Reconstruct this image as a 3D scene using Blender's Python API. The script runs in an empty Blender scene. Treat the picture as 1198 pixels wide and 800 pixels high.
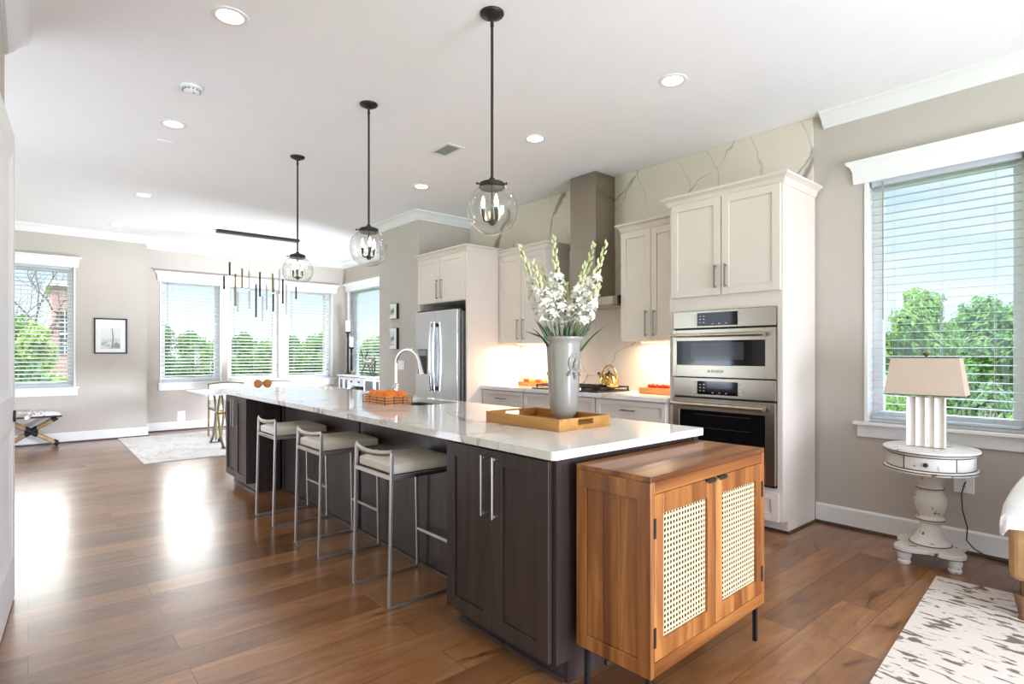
import bpy, bmesh, math, random
from mathutils import Vector, Matrix, noise as mnoise

# ------------------------------------------------------------------ camera, world, light, exposure
SC = bpy.context.scene
COL = SC.collection
PI = math.pi
R = math.radians

cam_d = bpy.data.cameras.new('camera')
cam = bpy.data.objects.new('camera', cam_d)
COL.objects.link(cam)
cam.location = (0, 0, 1.278)
cam.rotation_euler = (PI / 2, 0, R(49.36))
cam_d.sensor_width = 36
cam_d.lens = 36 * 660.0 / 1198.0
cam_d.shift_y = 13.5 / 1198.0
cam_d.clip_start = 0.02
cam_d.clip_end = 500
SC.camera = cam

SC.view_settings.view_transform = 'Standard'
SC.view_settings.look = 'None'
SC.view_settings.gamma = 1
SC.view_settings.use_curve_mapping = False
SC.view_settings.exposure = 0.37
SC.cycles.use_denoising = True
SC.cycles.max_bounces = 10
SC.cycles.diffuse_bounces = 5
SC.cycles.glossy_bounces = 5
SC.cycles.transparent_max_bounces = 32
SC.cycles.sample_clamp_indirect = 6
SC.cycles.caustics_reflective = False
SC.cycles.caustics_refractive = False

SKY = 1.0
world = bpy.data.worlds.new('sky')
SC.world = world
world.use_nodes = True
_n = world.node_tree.nodes
_l = world.node_tree.links
_n.clear()
_out = _n.new('ShaderNodeOutputWorld')
_bg = _n.new('ShaderNodeBackground')
_tc = _n.new('ShaderNodeTexCoord')
_sep = _n.new('ShaderNodeSeparateXYZ')
_ramp = _n.new('ShaderNodeValToRGB')
_ramp.color_ramp.elements[0].position = 0.0
_ramp.color_ramp.elements[0].color = (0.78, 0.88, 1.0, 1)
_ramp.color_ramp.elements[1].position = 0.30
_ramp.color_ramp.elements[1].color = (0.45, 0.66, 0.95, 1)
_e = _ramp.color_ramp.elements.new(0.46)
_e.color = (4.8, 5.5, 6.8, 1)
_e = _ramp.color_ramp.elements.new(0.9)
_e.color = (5.2, 6.0, 7.4, 1)
_map = _n.new('ShaderNodeMapping')
_map.inputs['Scale'].default_value = (1.0, 1.0, 3.4)
_noi = _n.new('ShaderNodeTexNoise')
_noi.inputs['Scale'].default_value = 2.3
_noi.inputs['Detail'].default_value = 7
_noi.inputs['Roughness'].default_value = 0.55
_cr = _n.new('ShaderNodeValToRGB')
_cr.color_ramp.elements[0].position = 0.47
_cr.color_ramp.elements[1].position = 0.72
_mix = _n.new('ShaderNodeMixRGB')
_mix.inputs[2].default_value = (0.92, 0.93, 0.95, 1)
_l.new(_tc.outputs['Generated'], _sep.inputs[0])
_l.new(_sep.outputs['Z'], _ramp.inputs[0])
_l.new(_tc.outputs['Generated'], _map.inputs[0])
_l.new(_map.outputs[0], _noi.inputs['Vector'])
_l.new(_noi.outputs['Fac'], _cr.inputs[0])
_l.new(_cr.outputs[0], _mix.inputs[0])
_l.new(_ramp.outputs[0], _mix.inputs[1])
# added bright sky band above the far windows' view, for reflections and fill
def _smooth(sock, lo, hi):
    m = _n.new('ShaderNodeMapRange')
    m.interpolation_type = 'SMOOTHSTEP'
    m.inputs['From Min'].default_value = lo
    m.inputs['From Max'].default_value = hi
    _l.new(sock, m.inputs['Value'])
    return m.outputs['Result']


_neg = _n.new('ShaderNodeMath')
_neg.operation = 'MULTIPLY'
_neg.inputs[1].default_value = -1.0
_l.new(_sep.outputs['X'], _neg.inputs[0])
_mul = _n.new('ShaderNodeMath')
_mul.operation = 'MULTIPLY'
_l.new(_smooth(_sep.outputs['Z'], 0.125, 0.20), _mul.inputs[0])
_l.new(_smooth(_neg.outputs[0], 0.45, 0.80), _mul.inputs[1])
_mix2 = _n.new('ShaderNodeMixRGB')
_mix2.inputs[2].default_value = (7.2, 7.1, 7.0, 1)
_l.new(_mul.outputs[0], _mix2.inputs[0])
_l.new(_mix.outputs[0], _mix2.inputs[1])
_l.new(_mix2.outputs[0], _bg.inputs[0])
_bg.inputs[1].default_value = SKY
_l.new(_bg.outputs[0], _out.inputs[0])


def area_light(name, loc, target, sx, sy, power, color=(1, 1, 1)):
    d = bpy.data.lights.new(name, 'AREA')
    d.shape = 'RECTANGLE'
    d.size = sx
    d.size_y = sy
    d.energy = power
    d.color = color
    o = bpy.data.objects.new(name, d)
    COL.objects.link(o)
    o.location = loc
    v = Vector(target) - Vector(loc)
    o.rotation_euler = v.to_track_quat('-Z', 'Y').to_euler()
    return o


sun_d = bpy.data.lights.new('sun', 'SUN')
sun_d.energy = 2.3
sun_d.angle = R(1.0)
sun_d.color = (1.0, 0.96, 0.88)
sun = bpy.data.objects.new('sun', sun_d)
COL.objects.link(sun)
sun.rotation_euler = Vector((-0.45, 0.55, -1.0)).to_track_quat('-Z', 'Y').to_euler()

# added fill lamps out of view, behind the camera and on the foyer side
area_light('fill_rear_right', (6.0, 2.7, 1.6), (-4, 2.6, 1.5), 3.0, 2.7, 300, (0.77, 0.83, 1.0))
area_light('fill_rear_left', (9.0, -5.2, 1.6), (-6, 2.2, 1.5), 6.0, 2.8, 100, (0.74, 0.81, 1.0))
area_light('fill_foyer_side', (-6.5, -8.5, 1.6), (-6.5, 3.0, 1.5), 8.0, 2.8, 120, (0.70, 0.78, 1.0))
area_light('fill_near_ceiling', (1.9, 2.1, 0.6), (-1.3, 1.0, 3.08), 2.2, 1.9, 165, (0.71, 0.79, 1.0))  # added uplight beside the camera, brightens the near ceiling
area_light('fill_far_ceiling', (-5.7, -1.4, 0.6), (-6.9, 0.7, 3.08), 2.0, 1.6, 55, (0.70, 0.78, 1.0))  # added uplight beyond the left edge, brightens the far ceiling
area_light('fill_dining_hidden', (-7.50, 4.28, 0.45), (-10.6, 2.3, 1.35), 0.7, 0.5, 125, (0.80, 0.87, 1.0)).data.spread = R(125)  # added fill for the dining wall, hidden behind the partition


# ------------------------------------------------------------------ materials
def srgb(h):
    h = h.lstrip('#')
    c = [int(h[i:i + 2], 16) / 255.0 for i in (0, 2, 4)]
    return tuple(x / 12.92 if x <= 0.04045 else ((x + 0.055) / 1.055) ** 2.4 for x in c) + (1.0,)


def inp(b, names, v):
    for n in names:
        if n in b.inputs:
            b.inputs[n].default_value = v
            return


class NT:
    """small helper round a material's node tree"""
    def __init__(self, name, rough=0.5, metal=0.0, spec=0.5):
        self.m = bpy.data.materials.new(name)
        self.m.use_nodes = True
        self.t = self.m.node_tree
        self.b = self.t.nodes['Principled BSDF']
        self.b.inputs['Roughness'].default_value = rough
        self.b.inputs['Metallic'].default_value = metal
        inp(self.b, ['Specular IOR Level', 'Specular'], spec)

    def node(self, kind, **kw):
        n = self.t.nodes.new(kind)
        for k, v in kw.items():
            if k in n.inputs:
                n.inputs[k].default_value = v
            else:
                setattr(n, k, v)
        return n

    def link(self, a, b):
        self.t.links.new(a, b)

    def coords(self, scale=(1, 1, 1), rot=(0, 0, 0), loc=(0, 0, 0), kind='Object'):
        tc = self.node('ShaderNodeTexCoord')
        mp = self.node('ShaderNodeMapping')
        mp.inputs['Scale'].default_value = scale
        mp.inputs['Rotation'].default_value = rot
        mp.inputs['Location'].default_value = loc
        self.link(tc.outputs[kind], mp.inputs[0])
        return mp.outputs[0]

    def noise(self, vec, scale=5, detail=4, rough=0.5, dist=0.0):
        n = self.node('ShaderNodeTexNoise')
        n.inputs['Scale'].default_value = scale
        n.inputs['Detail'].default_value = detail
        n.inputs['Roughness'].default_value = rough
        n.inputs['Distortion'].default_value = dist
        self.link(vec, n.inputs['Vector'])
        return n.outputs['Fac']

    def ramp(self, fac, stops, interp='LINEAR'):
        r = self.node('ShaderNodeValToRGB')
        r.color_ramp.interpolation = interp
        e = r.color_ramp.elements
        while len(e) < len(stops):
            e.new(0.5)
        for i, (p, c) in enumerate(stops):
            e[i].position = p
            e[i].color = c if len(c) == 4 else tuple(c) + (1.0,)
        self.link(fac, r.inputs[0])
        return r.outputs[0]

    def mix(self, fac, a, b, mode='MIX'):
        n = self.node('ShaderNodeMixRGB')
        n.blend_type = mode
        for sock, v in ((n.inputs[0], fac), (n.inputs[1], a), (n.inputs[2], b)):
            if hasattr(v, 'is_linked'):
                self.link(v, sock)
            else:
                sock.default_value = v
        return n.outputs[0]

    def math(self, op, a, b=0.0):
        n = self.node('ShaderNodeMath')
        n.operation = op
        for sock, v in ((n.inputs[0], a), (n.inputs[1], b)):
            if hasattr(v, 'is_linked'):
                self.link(v, sock)
            else:
                sock.default_value = v
        return n.outputs[0]

    def color(self, v):
        if hasattr(v, 'is_linked'):
            self.link(v, self.b.inputs['Base Color'])
        else:
            self.b.inputs['Base Color'].default_value = v
        return self

    def rough(self, v):
        self.link(v, self.b.inputs['Roughness'])

    def bump(self, h, strength=0.2, dist=0.01):
        n = self.node('ShaderNodeBump')
        n.inputs['Strength'].default_value = strength
        n.inputs['Distance'].default_value = dist
        self.link(h, n.inputs['Height'])
        self.link(n.outputs[0], self.b.inputs['Normal'])
        return self


def plain(name, hexc, rough=0.5, metal=0.0, var=0.03, scale=6.0, bump=0.0, spec=0.5):
    """one colour with a faint procedural variation"""
    t = NT(name, rough, metal, spec)
    c = srgb(hexc)
    f = t.noise(t.coords(), scale, 4)
    lo = tuple(x * (1 - var) for x in c[:3]) + (1,)
    hi = tuple(min(1, x * (1 + var)) for x in c[:3]) + (1,)
    t.color(t.ramp(f, [(0.3, lo), (0.7, hi)]))
    if bump:
        t.bump(f, bump, 0.003)
    return t.m


def emit(name, hexc, strength):
    m = bpy.data.materials.new(name)
    m.use_nodes = True
    t = m.node_tree
    t.nodes.clear()
    o = t.nodes.new('ShaderNodeOutputMaterial')
    e = t.nodes.new('ShaderNodeEmission')
    e.inputs[0].default_value = srgb(hexc)
    e.inputs[1].default_value = strength
    t.links.new(e.outputs[0], o.inputs[0])
    return m


def thin_glass(name, tint=(1, 1, 1, 1), base=0.04, edge=0.35, rough=0.0):
    m = bpy.data.materials.new(name)
    m.use_nodes = True
    t = m.node_tree
    t.nodes.clear()
    o = t.nodes.new('ShaderNodeOutputMaterial')
    tr = t.nodes.new('ShaderNodeBsdfTransparent')
    tr.inputs[0].default_value = tint
    gl = t.nodes.new('ShaderNodeBsdfGlossy')
    gl.inputs['Roughness'].default_value = rough
    lw = t.nodes.new('ShaderNodeLayerWeight')
    lw.inputs[0].default_value = 0.5
    pw = t.nodes.new('ShaderNodeMath')
    pw.operation = 'POWER'
    pw.inputs[1].default_value = 3.0
    ml = t.nodes.new('ShaderNodeMath')
    ml.operation = 'MULTIPLY_ADD'
    ml.inputs[1].default_value = edge
    ml.inputs[2].default_value = base
    mx = t.nodes.new('ShaderNodeMixShader')
    t.links.new(lw.outputs['Facing'], pw.inputs[0])
    t.links.new(pw.outputs[0], ml.inputs[0])
    t.links.new(ml.outputs[0], mx.inputs[0])
    t.links.new(tr.outputs[0], mx.inputs[1])
    t.links.new(gl.outputs[0], mx.inputs[2])
    t.links.new(mx.outputs[0], o.inputs[0])
    return m


def floor_mat():
    t = NT('hardwood_planks', 0.30, 0, 0.4)
    inp(t.b, ['Coat Weight'], 0.5)
    inp(t.b, ['Coat IOR'], 1.55)
    inp(t.b, ['Coat Roughness'], 0.19)
    v = t.coords(rot=(0, 0, R(90)))
    br = t.node('ShaderNodeTexBrick')
    br.offset = 0.37
    br.offset_frequency = 2
    br.squash = 1.0
    br.inputs['Color1'].default_value = (0, 0, 0, 1)
    br.inputs['Color2'].default_value = (1, 1, 1, 1)
    br.inputs['Mortar'].default_value = (0.5, 0.5, 0.5, 1)
    br.inputs['Scale'].default_value = 1.0
    br.inputs['Mortar Size'].default_value = 0.0014
    br.inputs['Mortar Smooth'].default_value = 0.3
    br.inputs['Bias'].default_value = 0.0
    br.inputs['Brick Width'].default_value = 1.35
    br.inputs['Row Height'].default_value = 0.185
    t.link(v, br.inputs['Vector'])
    plank = br.outputs['Color']
    # every plank gets its own piece of grain
    tc = t.node('ShaderNodeTexCoord')
    add = t.node('ShaderNodeVectorMath')
    add.operation = 'MULTIPLY_ADD'
    add.inputs[1].default_value = (7.3, 11.1, 3.7)
    t.link(plank, add.inputs[0])
    t.link(tc.outputs['Object'], add.inputs[2])
    mp = t.node('ShaderNodeMapping')
    mp.inputs['Scale'].default_value = (6.5, 0.9, 1.0)
    t.link(add.outputs[0], mp.inputs[0])
    g1 = t.noise(mp.outputs[0], 2.2, 8, 0.62, 1.1)
    mp2 = t.node('ShaderNodeMapping')
    mp2.inputs['Scale'].default_value = (2.6, 0.9, 1.0)
    t.link(add.outputs[0], mp2.inputs[0])
    g2 = t.noise(mp2.outputs[0], 2.0, 5, 0.6, 2.0)
    base = t.ramp(g1, [(0.25, srgb('#7f5433')), (0.5, srgb('#996a42')), (0.75, srgb('#b08055'))])
    tone = t.ramp(plank, [(0.0, srgb('#b0a69c')), (0.5, srgb('#e2d9cf')), (1.0, srgb('#ffffff'))])
    c = t.mix(0.9, base, tone, 'MULTIPLY')
    knots = t.ramp(g2, [(0.27, (0.22, 0.16, 0.12, 1)), (0.36, (0.8, 0.76, 0.72, 1)), (0.46, (1, 1, 1, 1))])
    c = t.mix(0.8, c, knots, 'MULTIPLY')
    seam = t.ramp(br.outputs['Fac'], [(0.0, (1, 1, 1, 1)), (1.0, (0.16, 0.12, 0.09, 1))])
    c = t.mix(1.0, c, seam, 'MULTIPLY')
    t.color(c)
    h = t.mix(0.5, g1, t.ramp(br.outputs['Fac'], [(0, (1, 1, 1, 1)), (1, (0, 0, 0, 1))]))
    t.bump(h, 0.018, 0.003)
    return t.m


def marble_mat(name, base, vein1, vein2, rough, scale, rot, sparse, w1=0.012):
    t = NT(name, rough)
    v = t.coords(scale=(1.0, 1.0, 0.75), rot=rot)
    n1 = t.noise(v, scale, 6, 0.55, 0.9)
    a = t.math('ABSOLUTE', t.math('SUBTRACT', n1, 0.5))
    mask = t.ramp(t.noise(t.coords(rot=(1, 2, 0.5), loc=(3, 1, 2)), scale * 0.9, 2), [(sparse, (0, 0, 0, 1)), (sparse + 0.1, (1, 1, 1, 1))])
    line = t.ramp(a, [(0.0, (1, 1, 1, 1)), (w1, (0.55,) * 3), (w1 * 2.2, (0, 0, 0, 1))])
    f1 = t.mix(1.0, line, mask, 'MULTIPLY')
    n2 = t.noise(v, scale * 2.3, 5, 0.5, 1.2)
    b = t.math('ABSOLUTE', t.math('SUBTRACT', n2, 0.47))
    thin = t.ramp(b, [(0.0, (0.35,) * 3), (0.012, (0, 0, 0, 1))])
    cloud = t.noise(v, scale * 0.8, 3)
    c = t.mix(t.ramp(cloud, [(0.35, (0, 0, 0, 1)), (0.75, (0.16,) * 3)]), srgb(base), srgb(vein2))
    c = t.mix(thin, c, srgb(vein2))
    c = t.mix(f1, c, srgb(vein1))
    t.color(c)
    return t.m


def slab_marble():
    """pale stone with long slanting branching grey veins"""
    t = NT('veined_wall_marble', 0.13)
    tc = t.node('ShaderNodeTexCoord')
    warp = t.node('ShaderNodeTexNoise')
    warp.inputs['Scale'].default_value = 1.6
    warp.inputs['Detail'].default_value = 5
    t.link(tc.outputs['Object'], warp.inputs['Vector'])
    ad = t.node('ShaderNodeVectorMath')
    ad.operation = 'MULTIPLY_ADD'
    ad.inputs[1].default_value = (0.55, 0.55, 0.55)
    t.link(warp.outputs['Color'], ad.inputs[0])
    t.link(tc.outputs['Object'], ad.inputs[2])

    def veins(angle, period, width, loc, strength, keep):
        mp = t.node('ShaderNodeMapping')
        mp.inputs['Rotation'].default_value = (0, R(angle), 0)
        mp.inputs['Location'].default_value = (loc, 0, 0)
        t.link(ad.outputs[0], mp.inputs[0])
        sp = t.node('ShaderNodeSeparateXYZ')
        t.link(mp.outputs[0], sp.inputs[0])
        x = t.math('DIVIDE', sp.outputs['X'], period)
        f = t.math('ABSOLUTE', t.math('SUBTRACT', t.math('FRACT', x), 0.5))
        n = t.noise(t.coords(loc=(loc * 3, 1, 2)), 1.1, 3)
        wv = t.math('MULTIPLY', t.ramp(n, [(keep, (0.0, 0.0, 0.0, 1)), (keep + 0.16, (1, 1, 1, 1))]), width / period)
        d = t.math('DIVIDE', f, t.math('ADD', wv, 0.00005))
        return t.ramp(d, [(0.0, (strength,) * 3), (0.35, (strength * 0.75,) * 3), (1.0, (0, 0, 0, 1))])
    big = veins(-34, 0.80, 0.040, 0.3, 0.85, 0.42)
    mid = veins(-52, 0.62, 0.018, 1.1, 0.7, 0.42)
    thin = veins(24, 0.36, 0.010, 2.4, 0.45, 0.40)
    c = t.mix(t.ramp(t.noise(t.coords(), 0.9, 4), [(0.35, (0, 0, 0, 1)), (0.75, (0.22,) * 3)]), srgb('#e0d3c5'), srgb('#bfb0a0'))
    c = t.mix(thin, c, srgb('#a39885'))
    c = t.mix(mid, c, srgb('#8b8174'))
    c = t.mix(big, c, srgb('#7b7369'))
    t.color(c)
    return t.m


def wood_mat(name, dark, mid, light, axis='z', rough=0.4, scale=1.0, board=0.0):
    """axis = grain direction"""
    t = NT(name, rough)
    s = {'x': (0.7, 9, 9), 'y': (9, 0.7, 9), 'z': (9, 9, 0.7)}[axis]
    s = tuple(x * scale for x in s)
    v = t.coords(scale=s)
    n = t.noise(v, 2.0, 7, 0.6, 0.8)
    c = t.ramp(n, [(0.28, srgb(dark)), (0.5, srgb(mid)), (0.72, srgb(light))])
    n2 = t.noise(t.coords(scale=tuple(x * 0.25 for x in s)), 1.7, 3)
    c = t.mix(0.6, c, t.ramp(n2, [(0.3, (0.62, 0.56, 0.5, 1)), (0.62, (1, 1, 1, 1))]), 'MULTIPLY')
    t.color(c)
    t.bump(n, 0.06, 0.003)
    return t.m


def brushed(name, hexc, rough=0.28, axis='x', metal=1.0):
    t = NT(name, rough, metal)
    s = {'x': (2, 260, 260), 'z': (260, 260, 2), 'y': (260, 2, 260)}[axis]
    n = t.noise(t.coords(scale=s), 3, 2)
    c = srgb(hexc)
    t.color(t.ramp(n, [(0.3, tuple(x * 0.95 for x in c[:3]) + (1,)), (0.7, c)]))
    return t.m


def foliage(name, dark, mid, light):
    t = NT(name, 0.65, 0, 0.2)
    n = t.noise(t.coords(), 1.6, 4, 0.7)
    n2 = t.noise(t.coords(), 11, 2)
    f = t.mix(0.5, n, n2)
    t.color(t.ramp(f, [(0.36, srgb(dark)), (0.5, srgb(mid)), (0.64, srgb(light))]))
    inp(t.b, ['Transmission Weight'], 0.0)
    # leaves let some light through
    tl = t.node('ShaderNodeBsdfTranslucent')
    tl.inputs[0].default_value = srgb(light)
    mx = t.node('ShaderNodeMixShader')
    mx.inputs[0].default_value = 0.22
    out = [n for n in t.t.nodes if n.type == 'OUTPUT_MATERIAL'][0]
    t.link(t.b.outputs[0], mx.inputs[1])
    t.link(tl.outputs[0], mx.inputs[2])
    t.link(mx.outputs[0], out.inputs[0])
    return t.m


def acacia_mat(name, axis):
    t = NT(name, 0.32)
    s = {'x': (0.8, 10, 10), 'z': (10, 10, 0.8)}[axis]
    v = t.coords(scale=s)
    n = t.noise(v, 1.6, 6, 0.6, 0.7)
    c = t.ramp(n, [(0.3, srgb('#744219')), (0.5, srgb('#965d2a')), (0.7, srgb('#b57d43'))])
    s2 = {'x': (0.35, 14, 14), 'z': (14, 14, 0.35)}[axis]
    b = t.noise(t.coords(scale=s2, loc=(3, 5, 1)), 1.0, 1)
    c = t.mix(1.0, c, t.ramp(b, [(0.34, (0.50, 0.40, 0.33, 1)), (0.46, (0.86, 0.82, 0.78, 1)), (0.60, (1.0, 1.0, 1.0, 1)), (0.7, (1.25, 1.3, 1.4, 1))]), 'MULTIPLY')
    k = t.noise(t.coords(scale=tuple(x * 0.5 for x in s)), 3.0, 2, 0.5, 2.5)
    c = t.mix(0.6, c, t.ramp(k, [(0.22, (0.35, 0.25, 0.18, 1)), (0.33, (1, 1, 1, 1))]), 'MULTIPLY')
    t.color(c)
    t.bump(n, 0.04, 0.003)
    return t.m


def distressed(name, base, wear, amount=0.64, scale=14, stretch=(1, 1, 0.35)):
    t = NT(name, 0.5)
    n = t.noise(t.coords(scale=stretch), scale, 5, 0.65)
    f = t.ramp(n, [(amount, (0, 0, 0, 1)), (amount + 0.035, (1, 1, 1, 1))])
    t.color(t.mix(f, srgb(base), srgb(wear)))
    return t.m


M = {}
M['floor'] = floor_mat()
M['ceiling'] = plain('ceiling_paint', '#f1f0ee', 0.9, var=0.01)
M['wall'] = plain('greige_wall_paint', '#beb5ab', 0.85, var=0.015)
M['trim'] = plain('white_trim_paint', '#e8e6e3', 0.45, var=0.01)
M['cab'] = plain('white_cabinet_paint', '#d8ccc0', 0.4, var=0.012)
M['gap'] = plain('dark_gap', '#2a2624', 0.8)
M['shoe'] = wood_mat('shoe_moulding_wood', '#38281b', '#4a3524', '#5a4230', 'x')
M['espresso'] = wood_mat('espresso_stained_maple', '#2c211d', '#3a2d29', '#473833', 'z', 0.38)
M['espresso2'] = M['espresso']
M['wallmarble'] = slab_marble()
M['counter'] = marble_mat('veined_quartz_counter', '#ebe8e5', '#ac9882', '#cfc5ba', 0.06, 1.4, (0.3, 0.2, 0.5), 0.50, 0.008)
M['steel'] = brushed('brushed_stainless', '#c2b8a8', 0.27, 'x')
M['steelv'] = brushed('brushed_stainless_vertical', '#d2d2d2', 0.2, 'z')
M['hood'] = brushed('hood_stainless', '#a59c8e', 0.22, 'z')
M['chrome'] = plain('polished_chrome', '#d9d9d9', 0.08, 1.0)
M['nickel'] = plain('brushed_nickel', '#b9b6b0', 0.3, 1.0)
M['pewter'] = plain('pewter_handle', '#8d877e', 0.35, 1.0)
M['bronze'] = plain('dark_bronze', '#3a3431', 0.45, 0.7)
M['black'] = plain('black_metal', '#1c1b1b', 0.5, 0.3)
M['blackgl'] = plain('black_glass', '#0c0c0e', 0.06, 0.0)
M['ovenwin'] = plain('oven_window_glass', '#3b3c40', 0.08, 0.0)
M['grey_plastic'] = plain('grey_plastic', '#8d8d8f', 0.4)
M['white_plastic'] = plain('white_plastic', '#efeeec', 0.4)
M['gold'] = plain('polished_brass', '#b9975a', 0.18, 1.0)
M['goldleaf'] = plain('antique_gold_metal', '#8a7a52', 0.42, 1.0)
M['leather'] = plain('cream_leather', '#e2dacd', 0.36, var=0.05, scale=20, bump=0.1)
M['stoolm'] = brushed('satin_stool_steel', '#c8c4be', 0.32, 'z')
M['glass'] = thin_glass('window_glass', (0.97, 0.99, 0.98, 1), 0.03, 0.3)
M['globe'] = thin_glass('seeded_globe_glass', (0.94, 0.945, 0.94, 1), 0.09, 0.9, 0.06)
M['slat'] = plain('white_blind_slat', '#bfc3c9', 0.5, var=0.01)
M['bulb'] = emit('warm_bulb', '#ffe2b8', 14.0)
M['lens'] = emit('recessed_lens', '#fff4e4', 9.0)
M['strip'] = emit('cabinet_strip_light', '#ffd9a8', 7.0)
M['rubber'] = plain('black_rubber', '#151515', 0.6)
M['acacia'] = acacia_mat('acacia_wood_vertical', 'z')
M['acaciax'] = acacia_mat('acacia_wood_horizontal', 'x')
M['bamboo'] = wood_mat('bamboo_tray_wood', '#a06d30', '#b98240', '#cb9754', 'x', 0.4)
M['benchwood'] = wood_mat('pale_bench_wood', '#8a7050', '#b0946c', '#cdb48c', 'x', 0.45)
M['crate'] = wood_mat('produce_tray_wood', '#a76b37', '#c38649', '#d29d60', 'x', 0.5)
M['ceramic'] = plain('white_glazed_ceramic', '#979189', 0.2, var=0.02)
M['orange'] = plain('orange_peel', '#f07d12', 0.45, var=0.08, scale=30, bump=0.2)
M['red'] = plain('tomato_skin', '#cf3d1c', 0.25, var=0.12, scale=25)
M['yellow'] = plain('lemon_skin', '#e9bd3b', 0.4, var=0.08, scale=40)
M['apple'] = plain('peach_skin', '#c9542f', 0.4, var=0.2, scale=16)
M['rust'] = plain('woven_rust_fibre', '#b4713f', 0.7, var=0.25, scale=60, bump=0.5)
M['petal'] = plain('white_petal', '#e9e5d8', 0.55, var=0.03)
M['bud'] = plain('green_white_bud', '#cfd09c', 0.55, var=0.15, scale=30)
M['stem'] = plain('green_stem', '#6d7f3f', 0.5, var=0.15)
M['leafdark'] = plain('dark_green_blade', '#2f4a1e', 0.4, var=0.25, scale=18)
M['distress'] = distressed('distressed_white_paint', '#d9d3ca', '#4a3d33', 0.615, 17, (1, 1, 0.6))
M['lampbase'] = distressed('whitewashed_fluted_wood', '#e3d9cf', '#a98468', 0.62, 9, (1, 1, 0.25))
M['wear'] = plain('worn_dark_edge', '#453b34', 0.6, var=0.2)
M['linen'] = plain('linen_lampshade', '#bda894', 0.85, var=0.05, scale=120)
M['cane'] = plain('woven_cane', '#cdb590', 0.6, var=0.08, scale=40)
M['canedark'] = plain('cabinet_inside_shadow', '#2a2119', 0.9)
M['tan'] = plain('tan_leather_hide', '#ad8558', 0.5, var=0.22, scale=7, bump=0.3)
M['brownw'] = wood_mat('dark_brown_leather', '#3f2c1f', '#7a583d', '#a57a53', 'x', 0.45, 0.5)
M['throw'] = plain('white_woven_throw', '#ebe8e4', 0.9, var=0.03, scale=60, bump=0.3)
M['sage'] = plain('white_lacquer', '#eeeeee', 0.15)
M['wax'] = plain('white_candle_wax', '#f4f2ee', 0.5)
M['console'] = plain('pale_grey_console_paint', '#d3d4d6', 0.35)
M['brick'] = None
M['sinksteel'] = brushed('sink_stainless', '#9c968c', 0.3, 'x')


def brick_mat():
    t = NT('red_brick', 0.85)
    br = t.node('ShaderNodeTexBrick')
    br.inputs['Color1'].default_value = srgb('#b1857d')
    br.inputs['Color2'].default_value = srgb('#a57770')
    br.inputs['Mortar'].default_value = srgb('#bda49c')
    br.inputs['Scale'].default_value = 2.2
    sp = t.node('ShaderNodeSeparateXYZ')
    cb = t.node('ShaderNodeCombineXYZ')
    t.link(t.coords(), sp.inputs[0])
    t.link(sp.outputs['Y'], cb.inputs['X'])
    t.link(sp.outputs['Z'], cb.inputs['Y'])
    t.link(cb.outputs[0], br.inputs['Vector'])
    t.color(br.outputs['Color'])
    return t.m


M['brick'] = brick_mat()


def rug_mat(name, base, mark, scale, stretch, lo, hi):
    t = NT(name, 0.95, 0, 0.1)
    n = t.noise(t.coords(scale=stretch), scale, 4, 0.55, 0.5)
    f = t.ramp(n, [(lo, (0, 0, 0, 1)), (hi, (1, 1, 1, 1))])
    t.color(t.mix(f, srgb(base), srgb(mark)))
    n2 = t.noise(t.coords(), 260, 2)
    t.bump(n2, 0.4, 0.004)
    return t.m


M['rug'] = rug_mat('cream_dash_rug', '#d6cbc0', '#766a5e', 7.5, (1.25, 3.6, 1), 0.55, 0.585)
M['rug2'] = None


def marble_rug():
    t = NT('grey_abstract_rug', 0.95, 0, 0.1)
    v = t.coords()
    n = t.noise(v, 2.4, 6, 0.6, 1.3)
    a = t.math('ABSOLUTE', t.math('SUBTRACT', n, 0.5))
    f = t.ramp(a, [(0.0, (0.6,) * 3), (0.012, (0.15,) * 3), (0.03, (0, 0, 0, 1))])
    t.color(t.mix(f, srgb('#edeae6'), srgb('#96928d')))
    t.bump(t.noise(v, 200, 2), 0.3, 0.004)
    return t.m


M['rug2'] = marble_rug()


def bench_mat():
    t = NT('spotted_bench_fabric', 0.9)
    vo = t.node('ShaderNodeTexVoronoi')
    vo.inputs['Scale'].default_value = 34
    t.link(t.coords(), vo.inputs['Vector'])
    f = t.ramp(vo.outputs['Distance'], [(0.28, (1, 1, 1, 1)), (0.36, (0, 0, 0, 1))])
    band = t.ramp(t.noise(t.coords(), 7, 1), [(0.45, (0, 0, 0, 1)), (0.55, (1, 1, 1, 1))])
    t.color(t.mix(t.mix(1.0, f, band, 'MULTIPLY'), srgb('#d8d4d2'), srgb('#55504e')))
    return t.m


M['benchfab'] = bench_mat()


def print_mat():
    t = NT('grey_landscape_print', 0.6)
    n = t.noise(t.coords(scale=(5, 5, 9)), 2.0, 5)
    sp = t.node('ShaderNodeSeparateXYZ')
    t.link(t.coords(), sp.inputs[0])
    low = t.ramp(sp.outputs['Z'], [(0.0, (1, 1, 1, 1)), (0.18, (0, 0, 0, 1))])
    dark = t.ramp(n, [(0.4, srgb('#d4d6cc')), (0.55, srgb('#8f9584')), (0.65, srgb('#5d6058'))])
    t.color(t.mix(low, srgb('#dcdcd6'), dark))
    return t.m


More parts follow.
